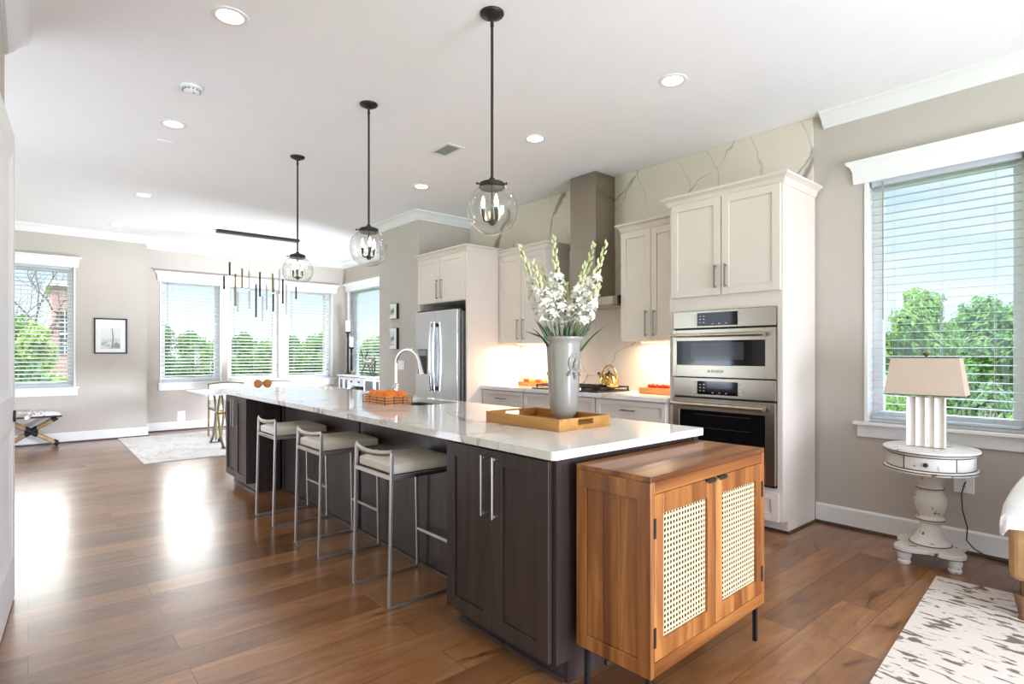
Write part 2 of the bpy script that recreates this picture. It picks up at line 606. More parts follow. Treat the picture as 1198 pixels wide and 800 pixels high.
M['print'] = print_mat()
M['mat_board'] = plain('white_mat_board', '#e9e8e5', 0.8)
M['leafA'] = foliage('maple_leaves', '#40602c', '#6a8c42', '#98b470')
M['leafB'] = foliage('deep_green_leaves', '#325228', '#587d3f', '#85a463')
M['leafC'] = foliage('yellow_green_leaves', '#627e36', '#8fa856', '#bcca84')
M['leafD'] = foliage('dusty_green_leaves', '#40583a', '#628058', '#829c74')
M['twig'] = plain('bare_twig_bark', '#8d7d74', 0.9)
M['bark'] = plain('grey_bark', '#6c6058', 0.95, var=0.2)
M['lawn'] = plain('lawn_grass', '#4f7038', 0.95, var=0.2, scale=3)


# ------------------------------------------------------------------ mesh helpers
def tag(o, label=None, cat=None, group=None, kind=None):
    if label:
        o['label'] = label
    if cat:
        o['category'] = cat
    if group:
        o['group'] = group
    if kind:
        o['kind'] = kind
    return o


def wmat(o):
    m = o.matrix_basis.copy()
    while o.parent:
        o = o.parent
        m = o.matrix_basis @ m
    return m


def thing(name, label, cat, loc=(0, 0, 0), rz=0.0, group=None, kind=None):
    o = bpy.data.objects.new(name, None)
    o.empty_display_size = 0.1
    COL.objects.link(o)
    o.location = loc
    o.rotation_euler = (0, 0, rz)
    return tag(o, label, cat, group, kind)


class MB:
    def __init__(self):
        self.bm = bmesh.new()

    def _new(self, verts, faces):
        vs = [self.bm.verts.new(v) for v in verts]
        out = []
        for f in faces:
            try:
                out.append(self.bm.faces.new([vs[i] for i in f]))
            except ValueError:
                pass
        return vs, out

    def box(self, x0, x1, y0, y1, z0, z1, T=None):
        c = [(x, y, z) for z in (z0, z1) for y in (y0, y1) for x in (x0, x1)]
        if T is not None:
            c = [T @ Vector(p) for p in c]
        self._new(c, [(0, 2, 3, 1), (4, 5, 7, 6), (0, 1, 5, 4), (2, 6, 7, 3), (0, 4, 6, 2), (1, 3, 7, 5)])
        return self

    def tube(self, pts, r, seg=10, cap=True, flat=None):
        pts = [Vector(p) for p in pts]
        n = len(pts)
        rs = r if isinstance(r, (list, tuple)) else [r] * n
        rings = []
        up = None
        for i in range(n):
            d = (pts[min(i + 1, n - 1)] - pts[max(i - 1, 0)]).normalized()
            if up is None:
                up = Vector((0, 0, 1)) if abs(d.z) < 0.9 else Vector((1, 0, 0))
            a = d.cross(up)
            if a.length < 1e-6:
                a = d.cross(Vector((0, 1, 0)))
            a.normalize()
            b = a.cross(d).normalized()
            up = b
            fx, fy = flat if flat else (1, 1)
            rings.append([self.bm.verts.new(pts[i] + (a * math.cos(t) * fx + b * math.sin(t) * fy) * rs[i])
                          for t in [2 * PI * k / seg for k in range(seg)]])
        for i in range(n - 1):
            for k in range(seg):
                self.bm.faces.new((rings[i][k], rings[i][(k + 1) % seg], rings[i + 1][(k + 1) % seg], rings[i + 1][k]))
        if cap:
            self.bm.faces.new(list(reversed(rings[0])))
            self.bm.faces.new(rings[-1])
        return self

    def bar(self, p, q, w, h=None, up=(0, 0, 1)):
        """square bar from p to q"""
        p, q = Vector(p), Vector(q)
        h = h or w
        d = (q - p).normalized()
        u = Vector(up)
        if abs(d.dot(u)) > 0.95:
            u = Vector((0, 1, 0))
        a = d.cross(u).normalized() * (w / 2)
        b = a.cross(d).normalized() * (h / 2)
        c = [p - a - b, p + a - b, p + a + b, p - a + b, q - a - b, q + a - b, q + a + b, q - a + b]
        self._new(c, [(3, 2, 1, 0), (4, 5, 6, 7), (0, 1, 5, 4), (1, 2, 6, 5), (2, 3, 7, 6), (3, 0, 4, 7)])
        return self

    def lathe(self, prof, c=(0, 0, 0), seg=24, sx=1.0, sy=1.0, cap=True):
        c = Vector(c)
        rings = []
        for r, z in prof:
            if r < 1e-5:
                rings.append([self.bm.verts.new(c + Vector((0, 0, z)))])
            else:
                rings.append([self.bm.verts.new(c + Vector((r * sx * math.cos(2 * PI * k / seg), r * sy * math.sin(2 * PI * k / seg), z))) for k in range(seg)])
        for i in range(len(rings) - 1):
            A, B = rings[i], rings[i + 1]
            for k in range(seg):
                k2 = (k + 1) % seg
                if len(A) == 1 and len(B) == 1:
                    continue
                if len(A) == 1:
                    self.bm.faces.new((A[0], B[k2], B[k]))
                elif len(B) == 1:
                    self.bm.faces.new((A[k], A[k2], B[0]))
                else:
                    self.bm.faces.new((A[k], A[k2], B[k2], B[k]))
        if cap:
            if len(rings[0]) > 1:
                self.bm.faces.new(list(reversed(rings[0])))
            if len(rings[-1]) > 1:
                self.bm.faces.new(rings[-1])
        return self

    def prism(self, poly, axis, a, b):
        """poly = 2D outline; axis x: (y,z), y: (x,z), z: (x,y)"""
        def P(u, v, w):
            return {'x': (w, u, v), 'y': (u, w, v), 'z': (u, v, w)}[axis]
        n = len(poly)
        v0 = [self.bm.verts.new(P(u, v, a)) for u, v in poly]
        v1 = [self.bm.verts.new(P(u, v, b)) for u, v in poly]
        for i in range(n):
            j = (i + 1) % n
            self.bm.faces.new((v0[i], v0[j], v1[j], v1[i]))
        self.bm.faces.new(list(reversed(v0)))
        self.bm.faces.new(v1)
        return self

    def sphere(self, c, r, seg=16, rings=10, s=(1, 1, 1)):
        prof = [(math.sin(PI * i / rings), -math.cos(PI * i / rings)) for i in range(rings + 1)]
        c = Vector(c)
        self._rings([(max(0, a) * r, b * r * s[2]) for a, b in prof], c, seg, s)
        return self

    def _rings(self, prof, c, seg, s):
        self.lathe([(0 if a < 1e-4 else a, z) for a, z in prof], c, seg, s[0], s[1], False)

    def sweep(self, path, prof, side=1, closed=False):
        """profile (offset, z) swept along a 2D path with mitred corners; offset goes to the left of the path when side=1"""
        P = [Vector(p) for p in path]
        n = len(P)
        dirs = [(P[(i + 1) % n] - P[i]).normalized() for i in range(n if closed else n - 1)]
        rings = []
        for i in range(n):
            if closed:
                d0, d1 = dirs[i - 1], dirs[i]
            else:
                d0 = dirs[max(0, i - 1)]
                d1 = dirs[min(i, n - 2)]
            n0 = Vector((-d0.y, d0.x)) * side
            n1 = Vector((-d1.y, d1.x)) * side
            m = (n0 + n1) / max(0.2, 1 + n0.dot(n1))
            rings.append([self.bm.verts.new((P[i].x + m.x * o, P[i].y + m.y * o, z)) for o, z in prof])
        k = len(prof)
        for i in range(n if closed else n - 1):
            A, B = rings[i], rings[(i + 1) % n]
            for j in range(k):
                self.bm.faces.new((A[j], A[(j + 1) % k], B[(j + 1) % k], B[j]))
        if not closed:
            self.bm.faces.new(rings[0])
            self.bm.faces.new(list(reversed(rings[-1])))
        return self

    def raw(self, verts, faces):
        self._new(verts, faces)
        return self

    def done(self, name, mat, parent=None, world=False, bevel=0.0, smooth=False, angle=40, seg=2, solidify=0.0, subsurf=0, clean=True):
        bm = self.bm
        if clean:
            bmesh.ops.recalc_face_normals(bm, faces=bm.faces[:])
        me = bpy.data.meshes.new(name)
        bm.to_mesh(me)
        bm.free()
        o = bpy.data.objects.new(name, me)
        COL.objects.link(o)
        me.materials.append(mat)
        if parent is not None:
            if world:
                me.transform(wmat(parent).inverted())
            o.parent = parent
        elif world:
            xs = [v.co for v in me.vertices]
            c = Vector(((min(v.x for v in xs) + max(v.x for v in xs)) / 2, (min(v.y for v in xs) + max(v.y for v in xs)) / 2, min(v.z for v in xs)))
            me.transform(Matrix.Translation(-c))
            o.location = c
        if smooth:
            for p in me.polygons:
                p.use_smooth = True
            me.set_sharp_from_angle(angle=R(angle))
        if solidify:
            m = o.modifiers.new('solid', 'SOLIDIFY')
            m.thickness = solidify
            m.offset = 0
        if bevel:
            m = o.modifiers.new('bevel', 'BEVEL')
            m.width = bevel
            m.segments = seg
            m.limit_method = 'ANGLE'
            m.angle_limit = R(40)
        if subsurf:
            m = o.modifiers.new('sub', 'SUBSURF')
            m.levels = subsurf
            m.render_levels = subsurf
        return o


def dup(root, loc=None, rz=None, scale=None, label=None, group=None):
    def rec(o, par):
        c = o.copy()
        COL.objects.link(c)
        c.parent = par
        for ch in list(o.children):
            rec(ch, c)
        return c
    r = rec(root, None)
    if loc is not None:
        r.location = loc
    if rz is not None:
        r.rotation_euler = (0, 0, rz)
    if scale is not None:
        r.scale = (scale,) * 3 if not isinstance(scale, (tuple, list)) else scale
    if label:
        r['label'] = label
    if group:
        r['group'] = group
    return r


def struct(o):
    o['kind'] = 'structure'
    return o


def text_part(name, body, size, mat, parent, M4, extrude=0.0006):
    cu = bpy.data.curves.new(name + '_curve', 'FONT')
    cu.body = body
    cu.size = size
    cu.extrude = extrude
    cu.align_x = 'CENTER'
    cu.align_y = 'CENTER'
    to = bpy.data.objects.new(name + '_tmp', cu)
    COL.objects.link(to)
    bpy.context.view_layer.update()
    me = bpy.data.meshes.new_from_object(to.evaluated_get(bpy.context.evaluated_depsgraph_get()))
    bpy.data.objects.remove(to)
    bpy.data.curves.remove(cu)
    me.name = name
    me.transform(M4)
    me.materials.clear()
    me.materials.append(mat)
    o = bpy.data.objects.new(name, me)
    COL.objects.link(o)
    o.parent = parent
    return o


FACE_NEG_Y = Matrix.Rotation(R(90), 4, 'X')   # text lying in XY -> upright facing -Y


def shaker(mb, x0, x1, z0, z1, y, rail=0.058, th=0.020, rec=0.009):
    """a shaker front whose face lies at y, facing -Y"""
    mb.box(x0, x0 + rail, y, y + th, z0, z1)
    mb.box(x1 - rail, x1, y, y + th, z0, z1)
    mb.box(x0 + rail, x1 - rail, y, y + th, z1 - rail, z1)
    mb.box(x0 + rail, x1 - rail, y, y + th, z0, z0 + rail)
    mb.box(x0 + rail, x1 - rail, y + rec, y + th, z0 + rail, z1 - rail)
    return mb


def pull(parent, x, z, y, length=0.16, vertical=True, w=0.011, mat=None, world=True, out=0.032, name='handle'):
    mb = MB()
    h = length / 2
    if vertical:
        mb.box(x - w / 2, x + w / 2, y - out, y - out + w, z - h, z + h)
        for s in (-1, 1):
            zz = z + s * (h - w)
            mb.box(x - w / 2, x + w / 2, y - out + w, y + 0.001, zz - w / 2, zz + w / 2)
    else:
        mb.box(x - h, x + h, y - out, y - out + w, z - w / 2, z + w / 2)
        for s in (-1, 1):
            xx = x + s * (h - w)
            mb.box(xx - w / 2, xx + w / 2, y - out + w, y + 0.001, z - w / 2, z + w / 2)
    return mb.done(name, mat or M['pewter'], parent, world, bevel=0.002)


# ------------------------------------------------------------------ room shell
HC = 3.08      # ceiling
WY = 4.57      # kitchen / window wall
FX1, FX2 = -10.30, -10.76
SY = 4.82      # side window wall at the far end
T = 0.22

struct(MB().box(-11.2, 3.6, -4.5, 5.1, -0.12, 0.0).done('floor', M['floor'])).location = (0, 0, 0)
struct(MB().box(-11.2, 3.6, -4.5, 5.1, HC, HC + 0.14).done('ceiling', M['ceiling']))


def wall_holes(name, along, pos, depth, a0, a1, z0, z1, holes):
    """wall whose room face lies at pos; along 'x' -> plane y=pos growing +y; along 'y' -> plane x=pos growing -x"""
    mb = MB()
    cuts = sorted(set([a0, a1] + [h[0] for h in holes] + [h[1] for h in holes]))

    def bx(u0, u1, w0, w1):
        if along == 'x':
            mb.box(u0, u1, pos, pos + depth, w0, w1)
        else:
            mb.box(pos - depth, pos, u0, u1, w0, w1)
    for u0, u1 in zip(cuts[:-1], cuts[1:]):
        mid = (u0 + u1) / 2
        hs = [h for h in holes if h[0] < mid < h[1]]
        if not hs:
            bx(u0, u1, z0, z1)
        else:
            h = hs[0]
            if h[2] > z0:
                bx(u0, u1, z0, h[2])
            if h[3] < z1:
                bx(u0, u1, h[3], z1)
    return struct(mb.done(name, M['wall'], clean=True))


# window openings: (a0, a1, z0, z1)
W1 = (-0.41, 0.51, 0.80, 2.53)
W3 = [(1.652, 2.547, 0.80, 2.50), (2.67, 3.547, 0.80, 2.50), (3.671, 4.548, 0.80, 2.50)]
W5 = (-10.60, -9.15, 0.80, 2.53)
W6 = (-1.414, -0.560, 0.79, 2.52)
wall_holes('wall_far', 'y', FX1, 0.9, -4.5, 1.397, 0, HC, [W1])
wall_holes('wall_back', 'y', FX2, 0.44, 1.397, 5.04, 0, HC, W3)
wall_holes('wall_side', 'x', SY, T, FX2, -7.24, 0, HC, [W5])
struct(MB().box(-7.25, -6.19, 3.76, 5.04, 0, HC).done('wall_partition', M['wall']))
wall_holes('wall_right', 'x', WY, T, -6.19, 3.6, 0, HC, [W6])
struct(MB().box(-4.30, -2.60, -0.25, -0.10, 0, HC).done('wall_left', M['wall']))

CROWN = [(0, HC - 0.001), (0.105, HC - 0.001), (0.105, HC - 0.018), (0.088, HC - 0.026), (0.060, HC - 0.052), (0.036, HC - 0.084), (0.018, HC - 0.094), (0.018, HC - 0.108), (0, HC - 0.108)]
struct(MB().sweep([(-10.30, -4.5), (-10.30, 1.397), (-10.76, 1.397), (-10.76, 4.82), (-7.25, 4.82), (-7.25, 3.76), (-6.19, 3.76), (-6.19, 4.549)], CROWN, -1).done('trim_1', M['trim'], smooth=True))
struct(MB().sweep([(-1.70, WY), (3.6, WY)], CROWN, -1).done('trim_2', M['trim'], smooth=True))
struct(MB().sweep([(-2.60, -0.10), (-4.30, -0.10)], CROWN, -1).done('trim_3', M['trim'], smooth=True))
BASE = [(0, 0.0), (0.016, 0.0), (0.016, 0.135), (0.008, 0.148), (0, 0.148)]
SHOE = [(0.016, 0.0), (0.030, 0.0), (0.028, 0.012), (0.018, 0.020), (0.016, 0.020)]
for nm, path in (('baseboard_far', [(-10.30, -4.5), (-10.30, 1.397), (-10.76, 1.397), (-10.76, 4.82), (-7.25, 4.82), (-7.25, 3.76), (-6.19, 3.76)]), ('baseboard_right', [(-1.755, WY), (3.6, WY)])):
    o = struct(MB().sweep(path, BASE, -1).done(nm, M['trim']))
    MB().sweep(path, SHOE, -1).done('shoe_moulding', M['shoe'], o)

# marble cladding on the kitchen wall
tag(MB().box(-6.188, -1.775, 4.55, 4.569, 0.88, HC - 0.002).done('marble_backsplash', M['wallmarble'], None, True),
    'white marble slab with grey veins covering the kitchen wall up to the ceiling', 'backsplash')


# ------------------------------------------------------------------ windows and blinds
def window(name, axis_loc, rz, openings, head, sill, s=0.075):
    """built with the wall plane at local y=0, room on -y; openings along local x"""
    root = bpy.data.objects.new(name, None)
    COL.objects.link(root)
    root.location = axis_loc
    root.rotation_euler = (0, 0, rz)
    root['kind'] = 'structure'
    hx0, hx1, hz0, hz1 = head
    e = 0.0
    mb = MB()
    prof = [(0.0, hz0), (0.022, hz0), (0.026, hz0 + 0.025), (0.028, hz0 + 0.085), (0.040, hz0 + 0.12), (0.062, hz1 - 0.018), (0.066, hz1), (0.0, hz1)]
    x0, x1 = hx0 + 0.05, hx1 - 0.05
    mb.sweep([(x0, 0.0), (x0, -0.001), (x1, -0.001), (x1, 0.0)], prof, -1)
    mb.done('head_cornice', M['trim'], root, smooth=True, angle=30)
    sx0, sx1, sz0, sz1 = sill
    MB().box(sx0, sx1, -0.055, 0.06, sz1 - 0.022, sz1).done('sill', M['trim'], root, bevel=0.004)
    MB().box(sx0 + 0.02, sx1 - 0.02, -0.018, 0.0, sz0, sz1 - 0.022).done('apron', M['trim'], root, bevel=0.003)
    for (a0, a1, z0, z1) in openings:
        mb = MB()   # slim casing and lining of the opening
        mb.box(a0 - 0.014, a0 + 0.008, -0.010, 0.17, z0, z1)
        mb.box(a1 - 0.008, a1 + 0.014, -0.010, 0.17, z0, z1)
        mb.box(a0, a1, -0.004, 0.17, z1 - 0.012, z1 + 0.012)
        mb.box(a0, a1, 0.03, 0.17, z0 - 0.012, z0 + 0.02)
        mb.done('casing', M['trim'], root, bevel=0.002)
        f = MB()
        f.box(a0 + 0.008, a0 + s, 0.10, 0.15, z0 + 0.02, z1 - 0.012)
        f.box(a1 - s, a1 - 0.008, 0.10, 0.15, z0 + 0.02, z1 - 0.012)
        f.box(a0 + s, a1 - s, 0.10, 0.15, z1 - 0.07, z1 - 0.012)
        f.box(a0 + s, a1 - s, 0.10, 0.15, z0 + 0.02, z0 + 0.075)
        fo = f.done('sash', M['trim'], root, bevel=0.004)
        MB().box(a0 + s, a1 - s, 0.122, 0.127, z0 + 0.075, z1 - 0.07).done('pane', M['glass'], fo)
    return root


def blind(label, axis_loc, rz, a0, a1, z0, z1, wand_side=-1, group=None, pitch=0.056, tilt=R(13)):
    # built about the opening's own foot
    ca = (a0 + a1) / 2
    off = Matrix.Rotation(rz, 4, 'Z') @ Vector((ca, 0.045, z0))
    root = thing('window_blind', label, 'blind', Vector(axis_loc) + off, rz, group)
    w = (a1 - a0) / 2 - 0.014
    H = z1 - z0
    MB().box(-w, w, -0.025, 0.025, H - 0.050, H - 0.004).done('head_rail', M['slat'], root, bevel=0.003)
    mb = MB()
    z = H - 0.085
    k = 0
    while z > 0.055:
        T4 = Matrix.Translation((0, 0, z)) @ Matrix.Rotation(tilt, 4, 'X')
        mb.box(-w, w, -0.025, 0.025, -0.0014, 0.0014, T4)
        z -= pitch
    mb.done('slats', M['slat'], root)
    MB().box(-w, w, -0.025, 0.025, 0.022, 0.040).done('bottom_rail', M['slat'], root, bevel=0.003)
    mb = MB()
    for fx in (-0.62, 0.0, 0.62) if w < 0.4 else (-0.68, 0.0, 0.68):
        for yy in (-0.026, 0.026):
            mb.box(fx * w - 0.0008, fx * w + 0.0008, yy - 0.0006, yy + 0.0006, 0.04, H - 0.05)
    mb.done('ladder_cord', M['slat'], root)
    x = wand_side * (w - 0.075)
    MB().tube([(x, -0.036, H - 0.03), (x, -0.038, H - 0.30), (x, -0.036, H * 0.42)], 0.0045, 6).done('tilt_wand', M['grey_plastic'], root)
    return root


L1 = (FX1, 0, 0)
L2 = (FX2, 0, 0)
L5 = (0, SY, 0)
L6 = (0, WY, 0)
window('window_1', L1, R(90), [W1], (-0.48, 0.585, 2.52, 2.665), (-0.46, 0.565, 0.677, 0.80))
window('window_2', L2, R(90), W3, (1.585, 4.665, 2.46, 2.625), (1.60, 4.62, 0.672, 0.80))
window('window_3', L5, 0, [W5], (-10.69, -9.06, 2.50, 2.655), (-10.66, -9.10, 0.672, 0.80), 0.17)
window('window_4', L6, 0, [W6], (-1.52, -0.455, 2.50, 2.66), (-1.491, -0.48, 0.681, 0.79))
blind('white slatted blind in the far left window over the bench', L1, R(90), W1[0] + 0.01, W1[1] - 0.01, 0.80, 2.53)
for (a, lab) in zip(W3, ('white slatted blind in the left window of the three-window wall',
                         'white slatted blind in the middle window of the three-window wall',
                         'white slatted blind in the right window of the three-window wall')):
    blind(lab, L2, R(90), a[0] + 0.01, a[1] - 0.01, a[2], a[3])
blind('white slatted blind in the corner window above the console', L5, 0, W5[0] + 0.01, W5[1] - 0.01, 0.80, 2.53)
blind('white slatted blind in the large window behind the table lamp', L6, 0, W6[0] + 0.01, W6[1] - 0.01, 0.79, 2.52, tilt=R(3))

# ------------------------------------------------------------------ door at the left edge
dl = Vector((-3.32 + 3.95, -0.093 + 0.053))
dang = math.atan2(dl.y, dl.x)
door = bpy.data.objects.new('door_1', None)
COL.objects.link(door)
door.location = (-3.95, -0.052, 0.0)
door.rotation_euler = (0, 0, dang)
door['kind'] = 'structure'
mb = MB()
# local: x runs from the free edge towards the hinge, face the room at +y
y1, y0 = 0.0, -0.034
zt = 2.42
mb.box(0, 0.11, y0, y1, 0.012, zt)
mb.box(0.70, 0.81, y0, y1, 0.012, zt)
for za, zb in ((0.012, 0.24), (0.90, 1.06), (zt - 0.13, zt)):
    mb.box(0.11, 0.70, y0, y1, za, zb)
for za, zb in ((0.24, 0.90), (1.06, zt - 0.13)):
    mb.box(0.11, 0.70, y0 + 0.012, y1 - 0.012, za, zb)
    for p in ([(0.11, za), (0.11, zb)], [(0.70, za), (0.70, zb)]):
        s = 1 if p[0][0] < 0.4 else -1
        x = p[0][0]
        mb.prism([(x, y1 - 0.001), (x + s * 0.045, y1 - 0.012), (x, y1 - 0.012)], 'z', za, zb)
    for z, s in ((za, 1), (zb, -1)):
        mb.prism([(y1 - 0.001, z), (y1 - 0.012, z + s * 0.045), (y1 - 0.012, z)], 'x', 0.11, 0.70)
mb.done('door_leaf', M['trim'], door)
mb = MB()
mb.tube([(0.065, 0.0, 0.955), (0.065, 0.010, 0.955)], 0.030, 20)
hd = mb.done('handle_rose', M['bronze'], door, smooth=True)
MB().tube([(0.065, 0.008, 0.955), (0.065, 0.058, 0.955), (0.075, 0.066, 0.955), (0.19, 0.060, 0.953)], 0.0095, 12).done('lever', M['chrome'], hd, smooth=True)
MB().box(-0.004, 0.0, -0.026, -0.008, 1.97, 2.06).done('catch_plate', M['nickel'], door)

# ------------------------------------------------------------------ ceiling fittings
lights = [(-3.269, 0.82, 'round recessed ceiling light nearest the top left, before the smoke detector'),
          (-5.092, 0.868, 'round recessed ceiling light just beyond the smoke detector'),
          (-7.594, 1.00, 'round recessed ceiling light between the smoke detector and the far wall'),
          (-9.631, 0.953, 'small recessed ceiling light close to the crown moulding above the framed picture'),
          (-2.134, 3.229, 'recessed ceiling light nearest the oven cabinet and right window'),
          (-3.462, 3.227, 'recessed ceiling light in front of the range hood chimney'),
          (-5.253, 3.221, 'recessed ceiling light above the refrigerator, left of the ceiling vent'),
          (-9.85, 4.05, 'far recessed ceiling light above the corner by the console')]
proto = None
for x, y, lab in lights:
    if proto is None:
        proto = thing('recessed_light', lab, 'ceiling light', (x, y, HC), 0, 'recessed ceiling lights')
        MB().lathe([(0.066, -0.0005), (0.066, -0.004), (0.080, -0.007), (0.092, -0.004), (0.094, -0.0005)], seg=32, cap=False).done('trim_ring', M['trim'], proto, smooth=True)
        MB().lathe([(0.0, -0.003), (0.067, -0.003), (0.067, -0.0005), (0.0, -0.0005)], seg=32, cap=False).done('lens', M['lens'], proto)
    else:
        dup(proto, (x, y, HC), 0, None, lab, 'recessed ceiling lights')
    d = bpy.data.lights.new('downlight', 'AREA')
    d.shape = 'DISK'
    d.size = 0.13
    d.energy = 1.6
    d.color = (1.0, 0.90, 0.76)
    d.spread = R(140)
    lo = bpy.data.objects.new('downlight', d)
    COL.objects.link(lo)
    lo.location = (x, y, HC - 0.012)

sd = thing('smoke_detector', 'white round smoke detector on the ceiling', 'smoke detector', (-4.31, 0.841, HC))
MB().lathe([(0.0, -0.042), (0.030, -0.042), (0.048, -0.034), (0.052, -0.020), (0.066, -0.014), (0.068, -0.0005), (0, -0.0005)], seg=32, cap=False).done('cover', M['white_plastic'], sd, smooth=True, angle=30)
mb = MB()
for k in range(14):
    a = 2 * PI * k / 14
    mb.box(0.051, 0.0565, -0.006, 0.006, -0.031, -0.022, Matrix.Rotation(a, 4, 'Z'))
mb.done('sensor_slots', M['grey_plastic'], sd)
MB().lathe([(0, -0.045), (0.008, -0.044), (0.009, -0.041), (0, -0.041)], (0.018, 0.010, 0), 12, cap=False).done('test_button', M['grey_plastic'], sd)
cp = thing('ceiling_cover_plate', 'small white rectangular cover plate on the ceiling past the smoke detector', 'cover plate', (-5.554, 0.878, HC))
MB().box(-0.035, 0.035, -0.060, 0.060, -0.008, -0.0005).done('plate', M['white_plastic'], cp, bevel=0.003)
MB().box(-0.022, 0.022, -0.045, 0.045, -0.010, -0.008).done('insert', M['ceiling'], cp, bevel=0.001)
vt = thing('ceiling_vent', 'white louvred air vent in the ceiling between the pendants and refrigerator', 'vent', (-4.16, 2.81, HC))
mb = MB()
for a, b, c, d in ((-0.15, 0.15, -0.095, -0.065), (-0.15, 0.15, 0.065, 0.095), (-0.15, -0.12, -0.065, 0.065), (0.12, 0.15, -0.065, 0.065)):
    mb.box(a, b, c, d, -0.008, -0.0005)
mb.done('frame', M['trim'], vt, bevel=0.002)
mb = MB()
for k in range(9):
    y = -0.058 + k * 0.0145
    mb.box(-0.12, 0.12, -0.006, 0.006, -0.001, 0.001, Matrix.Translation((0, y, -0.006)) @ Matrix.Rotation(R(40), 4, 'X'))
mb.done('louvres', M['trim'], vt)
MB().box(-0.12, 0.12, -0.065, 0.065, -0.0015, -0.0005).done('backing', M['nickel'], vt)

# ------------------------------------------------------------------ oven column
CY = 4.0
oc = thing('oven_cabinet', 'tall white cabinet housing two stacked ovens beside the right window', 'cabinet', (-2.21, 4.28, 0))
mb = MB()
x0, x1 = -2.672, -1.757
yb = 4.548
mb.box(x0, x0 + 0.02, CY, yb, 0.09, 2.48)
mb.box(x1 - 0.02, x1, CY, yb, 0.0935, 2.48)
mb.box(x1 - 0.02, x1, CY + 0.085, yb, 0.0, 0.0935)
mb.box(x0, x0 + 0.02, CY + 0.085, yb, 0.0, 0.09)
mb.box(x0 + 0.02, x1 - 0.02, yb - 0.02, yb, 0.0, 2.48)
mb.box(x0 + 0.02, x1 - 0.02, CY + 0.02, yb - 0.02, 2.46, 2.48)
# face frame round the ovens
mb.box(x0 + 0.02, -2.622, CY, CY + 0.02, 0.09, 2.48)
mb.box(-1.796, x1 - 0.02, CY, CY + 0.02, 0.0935, 2.48)
mb.box(-2.622, -1.796, CY, CY + 0.02, 1.613, 2.48)
mb.box(-2.622, -1.796, CY, CY + 0.02, 0.09, 0.326)
mb.box(x0 + 0.02, x1 - 0.02, CY + 0.085, CY + 0.10, 0.0, 0.09)
mb.done('body', M['cab'], oc, True, bevel=0.0015)
CABCROWN = lambda zt, h, o: [(0, zt - h), (0.006, zt - h), (0.012, zt - h + 0.012), (o * 0.45, zt - h * 0.45), (o * 0.85, zt - h * 0.25), (o, zt - h * 0.2), (o, zt), (0, zt)]
MB().sweep([(x0, yb), (x0, CY), (x1, CY), (x1, yb)], CABCROWN(2.54, 0.075, 0.055), -1).done('crown_moulding', M['cab'], oc, True, smooth=True, angle=30)
for a, b, hx in ((-2.644, -2.214, -2.252), (-2.206, -1.768, -2.168)):
    d = shaker(MB(), a, b, 1.725, 2.472, CY - 0.020).done('door', M['cab'], oc, True, bevel=0.0015)
    pull(d, hx, 1.865, CY - 0.020, 0.175)
d = shaker(MB(), -2.644, -1.780, 0.096, 0.298, CY - 0.020, 0.052).done('drawer', M['cab'], oc, True, bevel=0.0015)
MB().sweep([(-2.65, CY + 0.085), (x1 + 0.0, CY + 0.085), (x1 + 0.0, WY - 0.03)], [(0.0, 0.0), (0.012, 0.0), (0.010, 0.012), (0.002, 0.018), (0, 0.018)], -1).done('shoe_moulding', M['shoe'], oc, True)

OX0, OX1 = -2.620, -1.798


